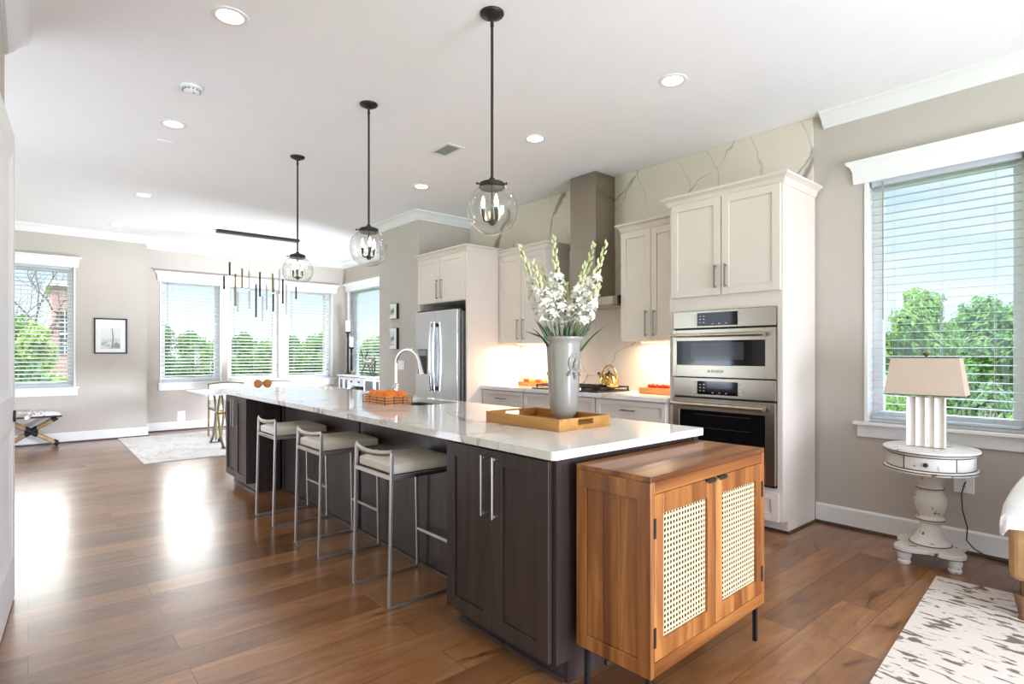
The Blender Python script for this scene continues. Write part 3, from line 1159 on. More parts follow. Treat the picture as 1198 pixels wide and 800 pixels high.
def oven(name, label, zp, zc, zb, upper):
    """zp top of the control panel, zc split below it, zb bottom of the door"""
    r = thing(name, label, 'oven', ((OX0 + OX1) / 2, 4.2, zb))
    MB().box(OX0 + 0.01, OX1 - 0.01, CY + 0.021, CY + 0.45, zb + 0.01, zp - 0.01).done('body', M['grey_plastic'], r, True)
    y = CY - 0.022
    cp = MB().box(OX0, OX1, y, CY + 0.02, zc + 0.006, zp).done('control_panel', M['steel'], r, True, bevel=0.002)
    mid = OX0 + (OX1 - OX0) * 0.46
    zmid = (zp + zc) / 2 + 0.002
    dsp = MB().box(mid - 0.165, mid + 0.165, y - 0.004, y + 0.002, zmid - 0.052, zmid + 0.050).done('display', M['blackgl'], cp, True, bevel=0.001)
    for sx in (-1, 1):
        mb = MB()
        for k in range(4):
            zz = zmid - 0.036 + k * 0.024
            mb.box(mid + sx * 0.184 - 0.010, mid + sx * 0.184 + 0.010, y - 0.003, y + 0.001, zz - 0.009, zz + 0.009)
        mb.done('button_column', M['nickel'], cp, True, bevel=0.0008)
    mb = MB()
    for r_ in range(3):
        for k in range(2):
            mb.box(mid - 0.145 + k * 0.032, mid - 0.132 + k * 0.032, y - 0.0046, y - 0.003, zmid + 0.022 - r_ * 0.024, zmid + 0.0255 - r_ * 0.024)
    for k in range(3):
        mb.box(mid - 0.04 + k * 0.055, mid - 0.026 + k * 0.055, y - 0.0046, y - 0.003, zmid - 0.038, zmid - 0.0345)
    mb.done('indicator_marks', M['white_plastic'], dsp, True)
    MB().box(OX0 + 0.004, OX1 - 0.004, y + 0.012, CY + 0.02, zc - 0.008, zc + 0.006).done('vent_slot', M['black'], r, True)
    zt = zc - 0.008
    # door: frame round a recessed window
    yd = y - 0.012
    fx0, fx1 = OX0 + (0.034 if upper else 0.060), OX1 - (0.068 if upper else 0.068)
    wz0, wz1 = (zb + 0.092, zt - 0.088) if upper else (zb + 0.120, zt - 0.092)
    mb = MB()
    mb.box(OX0, fx0, yd, CY + 0.02, zb, zt)
    mb.box(fx1, OX1, yd, CY + 0.02, zb, zt)
    mb.box(fx0, fx1, yd, CY + 0.02, wz1, zt)
    mb.box(fx0, fx1, yd, CY + 0.02, zb, wz0)
    dr = mb.done('door', M['steel'], r, True, bevel=0.002)
    MB().box(fx0, fx1, yd + 0.003, yd + 0.010, wz0, wz1).done('door_glass', M['blackgl'], dr, True)
    ix0, ix1 = (fx0 + 0.13, fx1 - 0.16) if upper else (fx0 + 0.10, fx1 - 0.09)
    iz0, iz1 = (wz0 + 0.045, wz1 - 0.015) if upper else (wz0 + 0.10, wz1 - 0.045)
    MB().box(ix0, ix1, yd + 0.0015, yd + 0.004, iz0, iz1).done('viewing_window', M['ovenwin'] if upper else M['blackgl'], dr, True)
    if not upper:
        mb = MB()
        for k in range(3):
            mb.box(ix0 + 0.02, ix1 - 0.02, yd - 0.0002, yd + 0.002, iz0 + 0.04 + k * 0.10, iz0 + 0.043 + k * 0.10)
        mb.done('rack_lines', M['ovenwin'], dr, True)
    zh = zt - 0.045
    hb = MB().tube([(OX0 + 0.012, yd - 0.048, zh), (OX1 - 0.060, yd - 0.048, zh)], 0.0155, 14).done('handle', M['steel'], dr, True, smooth=True)
    mb = MB()
    for xx in (OX0 + 0.045, OX1 - 0.095):
        mb.box(xx - 0.011, xx + 0.011, yd - 0.045, yd + 0.002, zh - 0.010, zh + 0.010)
    mb.done('handle_mount', M['steel'], hb, True, bevel=0.002)
    if upper:
        xl = (OX0 + OX1) / 2 - 0.035
        wmi = wmat(dr).inverted()
        MB().lathe([(0.0085, -0.0006), (0.0085, 0.0006), (0.0065, 0.0006), (0.0065, -0.0006)], seg=20, cap=False)
        text_part('brand_lettering', 'BOSCH', 0.030, M['black'], dr, wmi @ Matrix.Translation((xl + 0.012, yd - 0.0006, zb + 0.046)) @ FACE_NEG_Y)
        mb = MB()
        for a in range(20):
            t0, t1 = 2 * PI * a / 20, 2 * PI * (a + 1) / 20
            cx, cz = xl - 0.058, zb + 0.046
            mb.raw([(cx + rr * math.cos(t), yd - 0.001, cz + rr * math.sin(t)) for t in (t0, t1) for rr in (0.0085, 0.0108)], [(0, 1, 3, 2)])
        mb.box(cx - 0.0016, cx + 0.0016, yd - 0.0012, yd, cz - 0.006, cz + 0.006)
        mb.done('brand_emblem', M['black'], dr, True)
    else:
        MB().box(OX0 + 0.004, OX1 - 0.004, yd + 0.006, CY + 0.02, zb - 0.014, zb).done('base_vent', M['black'], r, True)
    return r


oven('wall_oven', 'upper compact stainless oven with a grey viewing window', 1.610, 1.472, 1.096, True)
oven('wall_oven', 'lower full-height stainless oven with a dark glass door', 1.088, 0.936, 0.345, False)


# ------------------------------------------------------------------ upper cabinets
def upper_cab(label, x0, x1, y, z0, z1, crown, doors, group='white wall cabinets', hz=None, left=True, right=True):
    r = thing('upper_cabinet', label, 'cabinet', ((x0 + x1) / 2, (y + 4.548) / 2, z0), 0, group)
    mb = MB()
    mb.box(x0, x1, y, 4.548, z0, z1)
    mb.done('body', M['cab'], r, True, bevel=0.0015)
    path = ([(x0, 4.548)] if left else []) + [(x0, y), (x1, y)] + ([(x1, 4.548)] if right else [])
    MB().sweep(path, CABCROWN(crown, 0.07, 0.05), -1).done('crown_moulding', M['cab'], r, True, smooth=True, angle=30)
    for a, b, hx in doors:
        d = shaker(MB(), a, b, z0 + 0.004, z1 - 0.012, y - 0.020).done('door', M['cab'], r, True, bevel=0.0015)
        pull(d, hx, hz or (z0 + 0.155), y - 0.020, 0.23)
    return r


upper_cab('white two-door wall cabinet between the range hood and the oven cabinet', -3.340, -2.676, 4.22, 1.392, 2.405, 2.475,
          [(-3.334, -3.006, -3.045), (-3.000, -2.680, -2.962)], left=True, right=False)
upper_cab('white two-door wall cabinet between the refrigerator panel and the range hood', -5.138, -4.335, 4.22, 1.394, 2.41, 2.478,
          [(-5.128, -4.742, -4.785), (-4.736, -4.341, -4.695)], left=False, right=True)
for label, a, b in (('slim light strip under the wall cabinet left of the hood', -5.05, -4.42), ('slim light strip under the wall cabinet right of the hood', -3.28, -2.74)):
    s = thing('under_cabinet_light', label, 'light', ((a + b) / 2, 4.44, 1.378), 0, 'under cabinet lights')
    MB().box(a, b, 4.425, 4.455, 1.384, 1.391).done('housing', M['white_plastic'], s, True)
    MB().box(a + 0.01, b - 0.01, 4.43, 4.45, 1.380, 1.3845).done('diffuser', M['strip'], s, True)
    d = bpy.data.lights.new('strip_glow', 'AREA')
    d.shape = 'RECTANGLE'
    d.size = b - a - 0.04
    d.size_y = 0.10
    d.energy = 10.0
    d.color = (1.0, 0.80, 0.58)
    lo = bpy.data.objects.new('strip_glow', d)
    COL.objects.link(lo)
    lo.location = ((a + b) / 2, 4.40, 1.376)

# ------------------------------------------------------------------ range hood
hd = thing('range_hood', 'stainless range hood with a tall square chimney rising to the ceiling', 'range hood', (-3.85, 4.4, 1.735))
MB().box(-4.025, -3.680, 4.24, 4.548, 1.835, 2.35).done('chimney', M['hood'], hd, True, bevel=0.002)
MB().box(-4.021, -3.684, 4.244, 4.548, 2.35, HC - 0.001).done('chimney_extension', M['hood'], hd, True, bevel=0.002)
mb = MB()
mb.box(-4.318, -3.352, 4.10, 4.548, 1.735, 1.812)
mb.prism([(4.10, 1.812), (4.24, 1.835), (4.548, 1.835), (4.548, 1.812)], 'x', -4.318, -3.352)
mb.done('canopy', M['hood'], hd, True, bevel=0.003)
mb = MB()
for k in range(3):
    mb.box(-4.28 + k * 0.305, -3.99 + k * 0.305, 4.14, 4.50, 1.729, 1.736)
mb.done('filter', M['steel'], hd, True, bevel=0.002)
mb = MB()
for k in range(4):
    mb.tube([(-3.60 + k * 0.035, 4.101, 1.775), (-3.60 + k * 0.035, 4.094, 1.775)], 0.008, 12)
mb.done('control_buttons', M['chrome'], hd, True)

# ------------------------------------------------------------------ base cabinets and kitchen worktop
for label, a, b, has in (('white base cabinet with a top drawer next to the refrigerator panel', -5.136, -4.436, True),
                         ('white base cabinet below the gas cooktop', -4.432, -3.440, False),
                         ('white base cabinet with a drawer beside the ovens', -3.436, -2.676, True)):
    r = thing('base_cabinet', label, 'cabinet', ((a + b) / 2, 4.25, 0), 0, 'white base cabinets')
    mb = MB()
    mb.box(a, b, 3.975, 4.548, 0.09, 0.874)
    mb.box(a, b, 4.05, 4.548, 0.0, 0.09)
    mb.done('body', M['cab'], r, True, bevel=0.001)
    d = shaker(MB(), a + 0.008, b - 0.008, 0.70, 0.866, 3.955, 0.042).done('drawer', M['cab'], r, True, bevel=0.0015)
    if has:
        pull(d, (a + b) / 2, 0.785, 3.955, 0.15, False)
    m_ = (a + b) / 2
    for u, v, hx in ((a + 0.008, m_ - 0.002, m_ - 0.05), (m_ + 0.002, b - 0.008, m_ + 0.05)):
        d = shaker(MB(), u, v, 0.098, 0.692, 3.955).done('door', M['cab'], r, True, bevel=0.0015)
        pull(d, hx, 0.58, 3.955, 0.17)
tag(MB().box(-5.136, -2.676, 3.935, 4.549, 0.876, 0.914).done('kitchen_worktop', M['counter'], None, True, bevel=0.003),
    'white veined stone worktop along the kitchen wall under the hood', 'countertop')

# ------------------------------------------------------------------ gas cooktop and kettle
ck = thing('gas_cooktop', 'black gas cooktop with cast iron grates set in the wall worktop', 'cooktop', (-3.88, 4.22, 0.914))
MB().box(-4.33, -3.43, 3.99, 4.46, 0.9142, 0.926).done('steel_tray', M['black'], ck, True, bevel=0.003)
for k in range(3):
    gx0 = -4.315 + k * 0.295
    mb = MB()
    for xx in (gx0 + 0.006, gx0 + 0.145, gx0 + 0.284):
        mb.bar((xx, 4.04, 0.955), (xx, 4.45, 0.955), 0.012, 0.014)
    for yy in (4.04, 4.14, 4.245, 4.35, 4.45):
        mb.bar((gx0, yy, 0.955), (gx0 + 0.29, yy, 0.955), 0.012, 0.014)
    for xx in (gx0 + 0.008, gx0 + 0.282):
        for yy in (4.045, 4.445):
            mb.box(xx - 0.007, xx + 0.007, yy - 0.007, yy + 0.007, 0.926, 0.952)
    mb.done('grate', M['black'], ck, True, bevel=0.002)
for bx, by, rr in ((-4.17, 4.13, 0.04), (-4.17, 4.36, 0.035), (-3.88, 4.245, 0.055), (-3.585, 4.13, 0.035), (-3.585, 4.36, 0.04)):
    MB().lathe([(0, 0.9262), (rr, 0.9262), (rr, 0.936), (rr * 0.8, 0.942), (rr * 0.8, 0.945), (0, 0.946)], (bx, by, 0), 18, cap=False).done('burner', M['black'], ck, True, smooth=True)
for k in range(5):
    MB().lathe([(0.0, 0.926), (0.018, 0.926), (0.016, 0.950), (0.0, 0.952)], (-4.08 + k * 0.10, 4.015, 0), 16, cap=False).done('knob', M['steel'], ck, True, smooth=True)

kt = thing('kettle', 'shiny brass kettle with an arched handle on the cooktop', 'kettle', (-3.475, 4.20, 0.962), R(10))
prof = [(0, 0), (0.085, 0.0), (0.094, 0.010), (0.094, 0.030), (0.086, 0.065), (0.068, 0.098), (0.045, 0.118), (0.036, 0.124), (0, 0.126)]
MB().lathe(prof, seg=32, cap=False).done('body', M['gold'], kt, smooth=True, angle=50)
ld = MB().lathe([(0, 0.122), (0.037, 0.123), (0.030, 0.131), (0.010, 0.136), (0, 0.137)], seg=24, cap=False).done('lid', M['gold'], kt, smooth=True)
MB().sphere((0, 0, 0.146), 0.0105, 12, 8).done('knob', M['black'], ld, smooth=True)
hp = [(-0.078 * math.cos(t), 0, 0.092 + 0.112 * math.sin(t)) for t in [PI * k / 14 for k in range(15)]]
hp[-1] = (0.080, 0, 0.070)
MB().tube(hp, 0.0085, 10).done('handle', M['gold'], kt, smooth=True)
MB().tube([(-0.070, 0, 0.070), (-0.092, 0, 0.098), (-0.108, 0, 0.122)], [0.020, 0.015, 0.012], 12).done('spout', M['gold'], kt, smooth=True)
MB().tube([(-0.106, 0, 0.119), (-0.116, 0, 0.130)], 0.0145, 12).done('whistle', M['black'], kt, smooth=True)


def produce_tray(label, x0, x1, y0, y1, h, cat='tray'):
    r = thing('wooden_tray', label, cat, ((x0 + x1) / 2, (y0 + y1) / 2, 0.9145))
    z = 0.9145
    t = 0.010
    MB().box(x0 + t, x1 - t, y0 + t, y1 - t, z, z + 0.008).done('base', M['crate'], r, True)
    for bx in ((x0, x1, y0, y0 + t), (x0, x1, y1 - t, y1), (x0, x0 + t, y0 + t, y1 - t), (x1 - t, x1, y0 + t, y1 - t)):
        MB().box(*bx, z, z + h).done('side', M['crate'], r, True, bevel=0.002)
    return r


produce_tray('small wooden tray of tomatoes at the oven end of the wall worktop', -3.16, -2.80, 4.24, 4.46, 0.055)
rng = random.Random(4)
tom = None
spots = [(-3.12 + 0.052 * i + (0.02 if j % 2 else 0), 4.275 + j * 0.05) for j in range(4) for i in range(6)]
for i, (x, y) in enumerate(spots):
    z = 0.9225 + 0.0245
    if tom is None:
        tom = thing('tomato', 'small red tomato heaped in the wooden tray beside the ovens', 'tomato', (x, y, z), 0, 'tomatoes in the wooden tray')
        MB().sphere((0, 0, 0), 0.0245, 14, 10, (1, 1, 0.92)).done('fruit', M['red'], tom, smooth=True)
        mb = MB()
        for k in range(5):
            a = 2 * PI * k / 5
            mb.raw([(0, 0, 0.0235), (0.006 * math.cos(a + .4), 0.006 * math.sin(a + .4), 0.0238), (0.016 * math.cos(a), 0.016 * math.sin(a), 0.0215), (0.006 * math.cos(a - .4), 0.006 * math.sin(a - .4), 0.0238)], [(0, 1, 2, 3)])
        mb.done('calyx', M['stem'], tom)
    else:
        dup(tom, (x, y, z), rng.random() * 6)
for i in range(10):
    dup(tom, (-3.10 + 0.054 * (i % 5) + 0.02, 4.30 + 0.058 * (i // 5), 0.9225 + 0.061), rng.random() * 6)

produce_tray('low wooden tray of mixed fruit beside the cooktop near the refrigerator', -4.86, -4.46, 4.26, 4.46, 0.042)
for x, y, z, r_, m, lab, sq in ((-4.80, 4.345, 0.0, 0.040, 'apple', 'red peach at the left end of the fruit tray', 0.95),
                                (-4.705, 4.345, 0.0, 0.043, 'yellow', 'yellow lemon between the two red peaches', 0.9),
                                (-4.610, 4.345, 0.0, 0.041, 'apple', 'red peach between the two yellow lemons', 0.95),
                                (-4.515, 4.345, 0.0, 0.042, 'yellow', 'yellow lemon at the cooktop end of the fruit tray', 0.9)):
    nm = 'lemon' if m == 'yellow' else 'peach'
    rt = thing(nm, lab, nm, (x, y, 0.9225 + r_ * sq), rng.random() * 3, 'fruit in the tray by the cooktop')
    if m == 'yellow':
        mb = MB()
        mb.lathe([(0, -0.042 * 1.15), (0.008, -0.044), (0.024, -0.034), (0.037, -0.015), (0.040, 0.0), (0.037, 0.015), (0.024, 0.034), (0.008, 0.044), (0, 0.049)], seg=16, cap=False)
        o = mb.done('fruit', M[m], rt, smooth=True)
        o.rotation_euler = (R(90), 0, R(70))
    else:
        MB().lathe([(0, -0.036), (0.015, -0.038), (0.030, -0.028), (r_, 0.0), (0.031, 0.027), (0.016, 0.036), (0.006, 0.034), (0, 0.030)], seg=18, cap=False).done('fruit', M[m], rt, smooth=True)
        MB().tube([(0, 0, 0.030), (0.003, 0, 0.044)], 0.0018, 6).done('stalk', M['bark'], rt)


def outlet_plate(label, loc, rz, w, h, name, cat, rocker=False, n=1):
    r = thing(name, label, cat, loc, rz)
    MB().box(-w / 2, w / 2, -0.006, -0.0004, -h / 2, h / 2).done('plate', M['white_plastic'], r, bevel=0.002)
    if rocker:
        for k in range(n):
            cx = (k - (n - 1) / 2) * (w / n)
            MB().box(cx - 0.016, cx + 0.016, -0.0095, -0.006, -0.034, 0.034).done('rocker', M['white_plastic'], r, bevel=0.002)
    else:
        for zz in (-0.022, 0.022):
            f = MB().box(-0.017, 0.017, -0.0085, -0.006, zz - 0.014, zz + 0.014).done('socket', M['white_plastic'], r, bevel=0.003)
            mb = MB()
            for xx in (-0.007, 0.007):
                mb.box(xx - 0.0012, xx + 0.0012, -0.0089, -0.0084, zz - 0.003, zz + 0.006)
            mb.done('slots', M['black'], f)
    return r


outlet_plate('white outlet plate on the marble above the tomato tray', (-3.08, 4.55, 1.05), 0, 0.075, 0.118, 'wall_outlet', 'outlet')
outlet_plate('white outlet on the beige wall behind the pedestal side table', (-0.86, WY, 0.445), 0, 0.105, 0.125, 'wall_outlet', 'outlet')
outlet_plate('white outlet low on the far wall under the three windows', (FX2, 1.947, 0.235), R(90), 0.115, 0.165, 'wall_outlet', 'outlet')
outlet_plate('white double light switch plate on the wall beside the refrigerator', (-6.63, 3.76, 1.125), 0, 0.165, 0.118, 'light_switch', 'switch', True, 2)

# ------------------------------------------------------------------ refrigerator and its surround
fc = thing('refrigerator_cabinet', 'white two-door cabinet with tall side panel over the refrigerator', 'cabinet', (-5.65, 4.1, 0))
mb = MB()
FY = 3.745
mb.box(-5.165, -5.140, FY, 4.548, 0, 2.44)
mb.box(-6.172, -6.150, FY, 4.548, 0, 2.44)
mb.box(-6.150, -5.165, FY + 0.001, 4.548, 1.885, 2.44)
mb.done('body', M['cab'], fc, True, bevel=0.0015)
MB().sweep([(-6.172, FY), (-5.140, FY), (-5.140, 4.548)], CABCROWN(2.505, 0.07, 0.05), -1).done('crown_moulding', M['cab'], fc, True, smooth=True, angle=30)
for a, b, hx in ((-6.160, -5.662, -5.705), (-5.656, -5.180, -5.615)):
    d = shaker(MB(), a, b, 1.892, 2.428, FY - 0.02).done('door', M['cab'], fc, True, bevel=0.0015)
    pull(d, hx, 2.045, FY - 0.02, 0.23)

rf = thing('refrigerator', 'stainless french door refrigerator with water dispenser in the white surround', 'refrigerator', (-5.675, 4.05, 0))
fx0, fx1, fy = -6.125, -5.222, 3.665
MB().box(fx0 + 0.005, fx1 - 0.005, fy + 0.075, 4.45, 0.05, 1.765).done('body', M['grey_plastic'], rf, True, bevel=0.004)
xm = (fx0 + fx1) / 2
dz0 = 0.66
for a, b, s in ((fx0, xm - 0.003, -1), (xm + 0.003, fx1, 1)):
    d = MB().box(a, b, fy, fy + 0.070, dz0, 1.785).done('door', M['steelv'], rf, True, bevel=0.008, seg=3)
    hx = xm + s * 0.036
    pts = [(hx, fy - 0.034, 0.83), (hx, fy - 0.044, 0.95), (hx, fy - 0.050, 1.10), (hx, fy - 0.052, 1.23), (hx, fy - 0.050, 1.38), (hx, fy - 0.044, 1.53), (hx, fy - 0.034, 1.65)]
    for zz in (0.865, 1.615):
        MB().box(hx - 0.012, hx + 0.012, fy - 0.036, fy + 0.001, zz - 0.022, zz + 0.022).done('handle_post', M['black'], d, True, bevel=0.003)
    MB().tube(pts, 0.016, 12).done('handle', M['chrome'], d, True, smooth=True)
    if s < 0:
        dp = MB().box(a + 0.075, a + 0.275, fy - 0.004, fy + 0.003, 1.03, 1.33).done('dispenser', M['black'], d, True, bevel=0.002)
        MB().box(a + 0.085, a + 0.265, fy - 0.007, fy - 0.004, 1.25, 1.32).done('dispenser_panel', M['grey_plastic'], d, True)
MB().box(fx0, fx1, fy, fy + 0.070, 0.07, dz0 - 0.008).done('freezer_drawer', M['steelv'], rf, True, bevel=0.008, seg=3)
MB().tube([(fx0 + 0.10, fy, 0.585), (fx0 + 0.12, fy - 0.055, 0.585), (fx1 - 0.12, fy - 0.055, 0.585), (fx1 - 0.10, fy, 0.585)], 0.014, 12).done('freezer_handle', M['chrome'], rf, True, smooth=True)
mb = MB()
mb.box(fx0 + 0.02, fx1 - 0.02, fy + 0.02, fy + 0.16, 1.766, 1.80)
mb.done('hinge_cover', M['gap'], rf, True, bevel=0.006)
MB().box(fx0 + 0.01, fx1 - 0.01, fy + 0.05, fy + 0.09, 0.0, 0.06).done('toe_grille', M['black'], rf, True)

# ------------------------------------------------------------------ island
IX0, IX1, IY0, IY1 = -6.24, -1.481, 1.473, 2.514
SKX0, SKX1, SKY0, SKY1 = -4.02, -3.42, 2.05, 2.44    # sink cut-out


def island_cab(label, x0, x1, handles, end_x=None):
    r = thing('island_cabinet', label, 'cabinet', ((x0 + x1) / 2, 1.7, 0), 0, 'dark island cabinets')
    mb = MB()
    mb.box(x0, x1, 1.522, 1.802, 0.092, 0.872)
    mb.box(x0, x1, 1.585, 1.802, 0.0, 0.092)
    mb.done('body', M['espresso'], r, True, bevel=0.0015)
    ea, eb = (-1.5315, -1.514) if x1 > -2 else (-6.156, -6.1355)
    MB().box(ea, eb, 1.522, 1.803, 0.092, 0.872).box(ea, eb, 1.585, 1.803, 0.0, 0.092).done('end_panel', M['espresso'], r, True)
    m_ = (x0 + x1) / 2
    for u, v, hx in ((x0 + 0.002, m_ - 0.002, m_ - 0.038), (m_ + 0.002, x1 - 0.004, m_ + 0.038)):
        d = shaker(MB(), u, v, 0.096, 0.866, 1.500, 0.062).done('door', M['espresso'], r, True, bevel=0.0015)
        pull(d, hx, 0.715, 1.500, 0.26, w=0.0105, out=0.036, mat=M['nickel'])
    MB().sweep([(x0, 1.585), (x1, 1.585)], [(0, 0), (0.014, 0), (0.012, 0.014), (0.002, 0.020), (0, 0.020)], -1).done('shoe_moulding', M['espresso'], r, True)
    return r


island_cab('dark brown two-door island cabinet at the near end beside the rattan cabinet', -2.222, -1.532, 0)
island_cab('dark brown two-door island cabinet at the far dining end', -6.135, -5.440, 0)
ib = thing('kitchen_island', 'dark brown panelled back of the island behind the bar stools', 'island', (-3.8, 2.1, 0))
mb = MB()
mb.box(-6.135, -1.535, 1.835, 2.47, 0.09, 0.66)
mb.box(-6.135, -4.06, 1.835, 2.47, 0.66, 0.872)
mb.box(-3.38, -1.535, 1.835, 2.47, 0.66, 0.872)
mb.box(-4.06, -3.38, 1.835, 2.03, 0.66, 0.872)
mb.box(-6.135, -1.535, 1.85, 2.40, 0.0, 0.09)
mb.done('carcass', M['espresso'], ib, True)
for a, b in ((-5.438, -3.812), (-3.800, -2.224)):
    MB().box(a, b, 1.818, 1.836, 0.0, 0.870).done('back_panel', M['espresso'], ib, True, bevel=0.002)
MB().box(-3.812, -3.800, 1.812, 1.836, 0.0, 0.870).done('seam_strip', M['gap'], ib, True)
MB().box(-5.41, -5.36, 1.806, 1.820, 0.0, 0.870).done('corner_stile', M['espresso'], ib, True)
MB().sweep([(-5.438, 1.818), (-2.224, 1.818)], [(0, 0), (0.014, 0), (0.012, 0.014), (0.002, 0.020), (0, 0.020)], -1).done('shoe_moulding', M['espresso'], ib, True)
mb = MB()
mb.box(-1.5345, -1.514, 1.803, 2.480, 0.0, 0.872)
mb.done('end_panel', M['espresso'], ib, True)
mb = MB()
mb.box(-6.156, -6.1355, 1.803, 2.480, 0.0, 0.872)
mb.done('end_panel', M['espresso'], ib, True, bevel=0.0015)
MB().box(-1.516, -1.505, 2.455, 2.492, 0.0, 0.872).done('corner_stile', M['espresso'], ib, True, bevel=0.001)
MB().sweep([(-1.514, 1.80), (-1.514, 2.480)], [(0, 0), (0.014, 0), (0.012, 0.014), (0.002, 0.020), (0, 0.020)], -1).done('shoe_moulding', M['espresso'], ib, True)

ic = thing('island_countertop', 'long white veined quartz island countertop with a sink cut into it', 'countertop', (-3.86, 2.0, 0.876))


def rrect(x0, x1, y0, y1, r, n=6):
    pts = []
    for cx, cy, a0 in ((x1 - r, y1 - r, 0), (x0 + r, y1 - r, 90), (x0 + r, y0 + r, 180), (x1 - r, y0 + r, 270)):
        for k in range(n + 1):
            a = R(a0 + 90 * k / n)
            pts.append((cx + r * math.cos(a), cy + r * math.sin(a)))
    return pts


def slab_with_hole(outer, inner, z0, z1):
    bm = bmesh.new()
    ve = [bm.verts.new((x, y, z1)) for x, y in outer]
    vi = [bm.verts.new((x, y, z1)) for x, y in inner]
    ed = []
    for L in (ve, vi):
        for i in range(len(L)):
            ed.append(bm.edges.new((L[i], L[(i + 1) % len(L)])))
    bmesh.ops.triangle_fill(bm, use_beauty=True, use_dissolve=False, edges=ed)
    top = bm.faces[:]
    r = bmesh.ops.extrude_face_region(bm, geom=top)
    for v in [g for g in r['geom'] if isinstance(g, bmesh.types.BMVert)]:
        v.co.z = z0
    return bm


mb = MB()
mb.bm.free()
mb.bm = slab_with_hole(rrect(IX0, IX1, IY0, IY1, 0.018), rrect(SKX0, SKX1, SKY0, SKY1, 0.05), 0.880, 0.914)
mb.done('slab', M['counter'], ic, True, bevel=0.002)

sk = thing('sink', 'undermount stainless sink set into the island countertop', 'sink', ((SKX0 + SKX1) / 2, (SKY0 + SKY1) / 2, 0.68))
mb = MB()
o_, i_ = 0.012, -0.006
zb = 0.69
mb.box(SKX0 - o_, SKX1 + o_, SKY0 - o_, SKY0 + 0.004, zb, 0.878)
mb.box(SKX0 - o_, SKX1 + o_, SKY1 - 0.004, SKY1 + o_, zb, 0.878)
mb.box(SKX0 - o_, SKX0 + 0.004, SKY0, SKY1, zb, 0.878)
mb.box(SKX1 - 0.004, SKX1 + o_, SKY0, SKY1, zb, 0.878)
mb.box(SKX0 - o_, SKX1 + o_, SKY0 - o_, SKY1 + o_, zb - 0.012, zb)
mb.done('basin', M['sinksteel'], sk, True)
MB().lathe([(0.0, zb + 0.003), (0.045, zb + 0.003), (0.048, zb)], ((SKX0 + SKX1) / 2, 2.28, 0), 20, cap=False).done('drain', M['chrome'], sk, True)

fa = thing('faucet', 'tall chrome gooseneck faucet behind the orange basket on the island', 'faucet', (-4.36, 2.42, 0.914), R(20))
MB().lathe([(0.0, 0.0), (0.028, 0.0), (0.028, 0.006), (0.022, 0.012), (0.019, 0.05), (0.019, 0.10), (0.0135, 0.11)], seg=20, cap=True).done('base', M['chrome'], fa, smooth=True)
pts = [(0, 0, 0.10), (0, 0, 0.26)] + [(0.128 - 0.128 * math.cos(t), 0, 0.272 + 0.128 * math.sin(t)) for t in [PI * k / 16 for k in range(0, 15)]]
MB().tube(pts, 0.0125, 14).done('spout', M['chrome'], fa, smooth=True)
MB().tube([(0.246, 0, 0.321), (0.268, 0, 0.24), (0.280, 0, 0.185)], [0.0140, 0.018, 0.021], 14).done('spray_head', M['chrome'], fa, smooth=True)
MB().tube([(0, 0.0, 0.07), (0.0, -0.045, 0.075), (0.03, -0.10, 0.085)], 0.0065, 10).done('lever', M['chrome'], fa, smooth=True)

# ------------------------------------------------------------------ orange basket
bk = thing('wire_basket', 'open slatted copper basket of oranges on the island', 'basket', (-3.74, 2.0, 0.9145), R(-3))
w, d, h = 0.19, 0.105, 0.060
mb = MB()
for z in (0.005, 0.022, 0.040, 0.058):
    P_ = [(-w, -d, z), (w, -d, z), (w, d, z), (-w, d, z)]
    for i in range(4):
        mb.bar(P_[i], P_[(i + 1) % 4], 0.004, 0.011)
mb.done('slat_rails', M['crate'], bk)
mb = MB()
for x in (-w, -0.065, 0.065, w):
    for y in (-d, d):
        mb.bar((x, y, 0.0), (x, y, h), 0.005)
for y in (-0.035, 0.035):
    for x in (-w, w):
        mb.bar((x, y, 0.0), (x, y, h), 0.005)
mb.done('upright_wires', M['bronze'], bk)
MB().box(-w, w, -d, d, 0.0, 0.004).done('floor_panel', M['crate'], bk)
ora = None
for i, (x, y, z, lab) in enumerate(((-0.130, -0.045, 0.045, 'orange at the far left end of the copper basket'),
                                    (-0.040, -0.048, 0.045, 'orange in the front row, second from the left end of the basket'),
                                    (0.050, -0.045, 0.045, 'orange in the middle of the basket front row'),
                                    (0.138, -0.030, 0.045, 'orange at the right end of the basket nearest the sink'),
                                    (-0.085, 0.050, 0.045, 'orange at the back left of the basket'),
                                    (0.020, 0.050, 0.045, 'orange at the back centre of the basket'),
                                    (0.115, 0.058, 0.045, 'orange at the back right of the basket by the faucet'))):
    p = bk.matrix_basis @ Vector((x, y, z + 0.010))
    if ora is None:
        ora = thing('orange', lab, 'orange', p, 0, 'oranges in the basket')
        MB().sphere((0, 0, 0), 0.043, 20, 14, (1, 1, 0.95)).done('fruit', M['orange'], ora, smooth=True)
        MB().lathe([(0, 0.0418), (0.004, 0.0416), (0.005, 0.0400), (0, 0.039)], seg=6, cap=False).done('stem_button', M['stem'], ora)
    else:
        dup(ora, p, i * 1.3, None, lab)

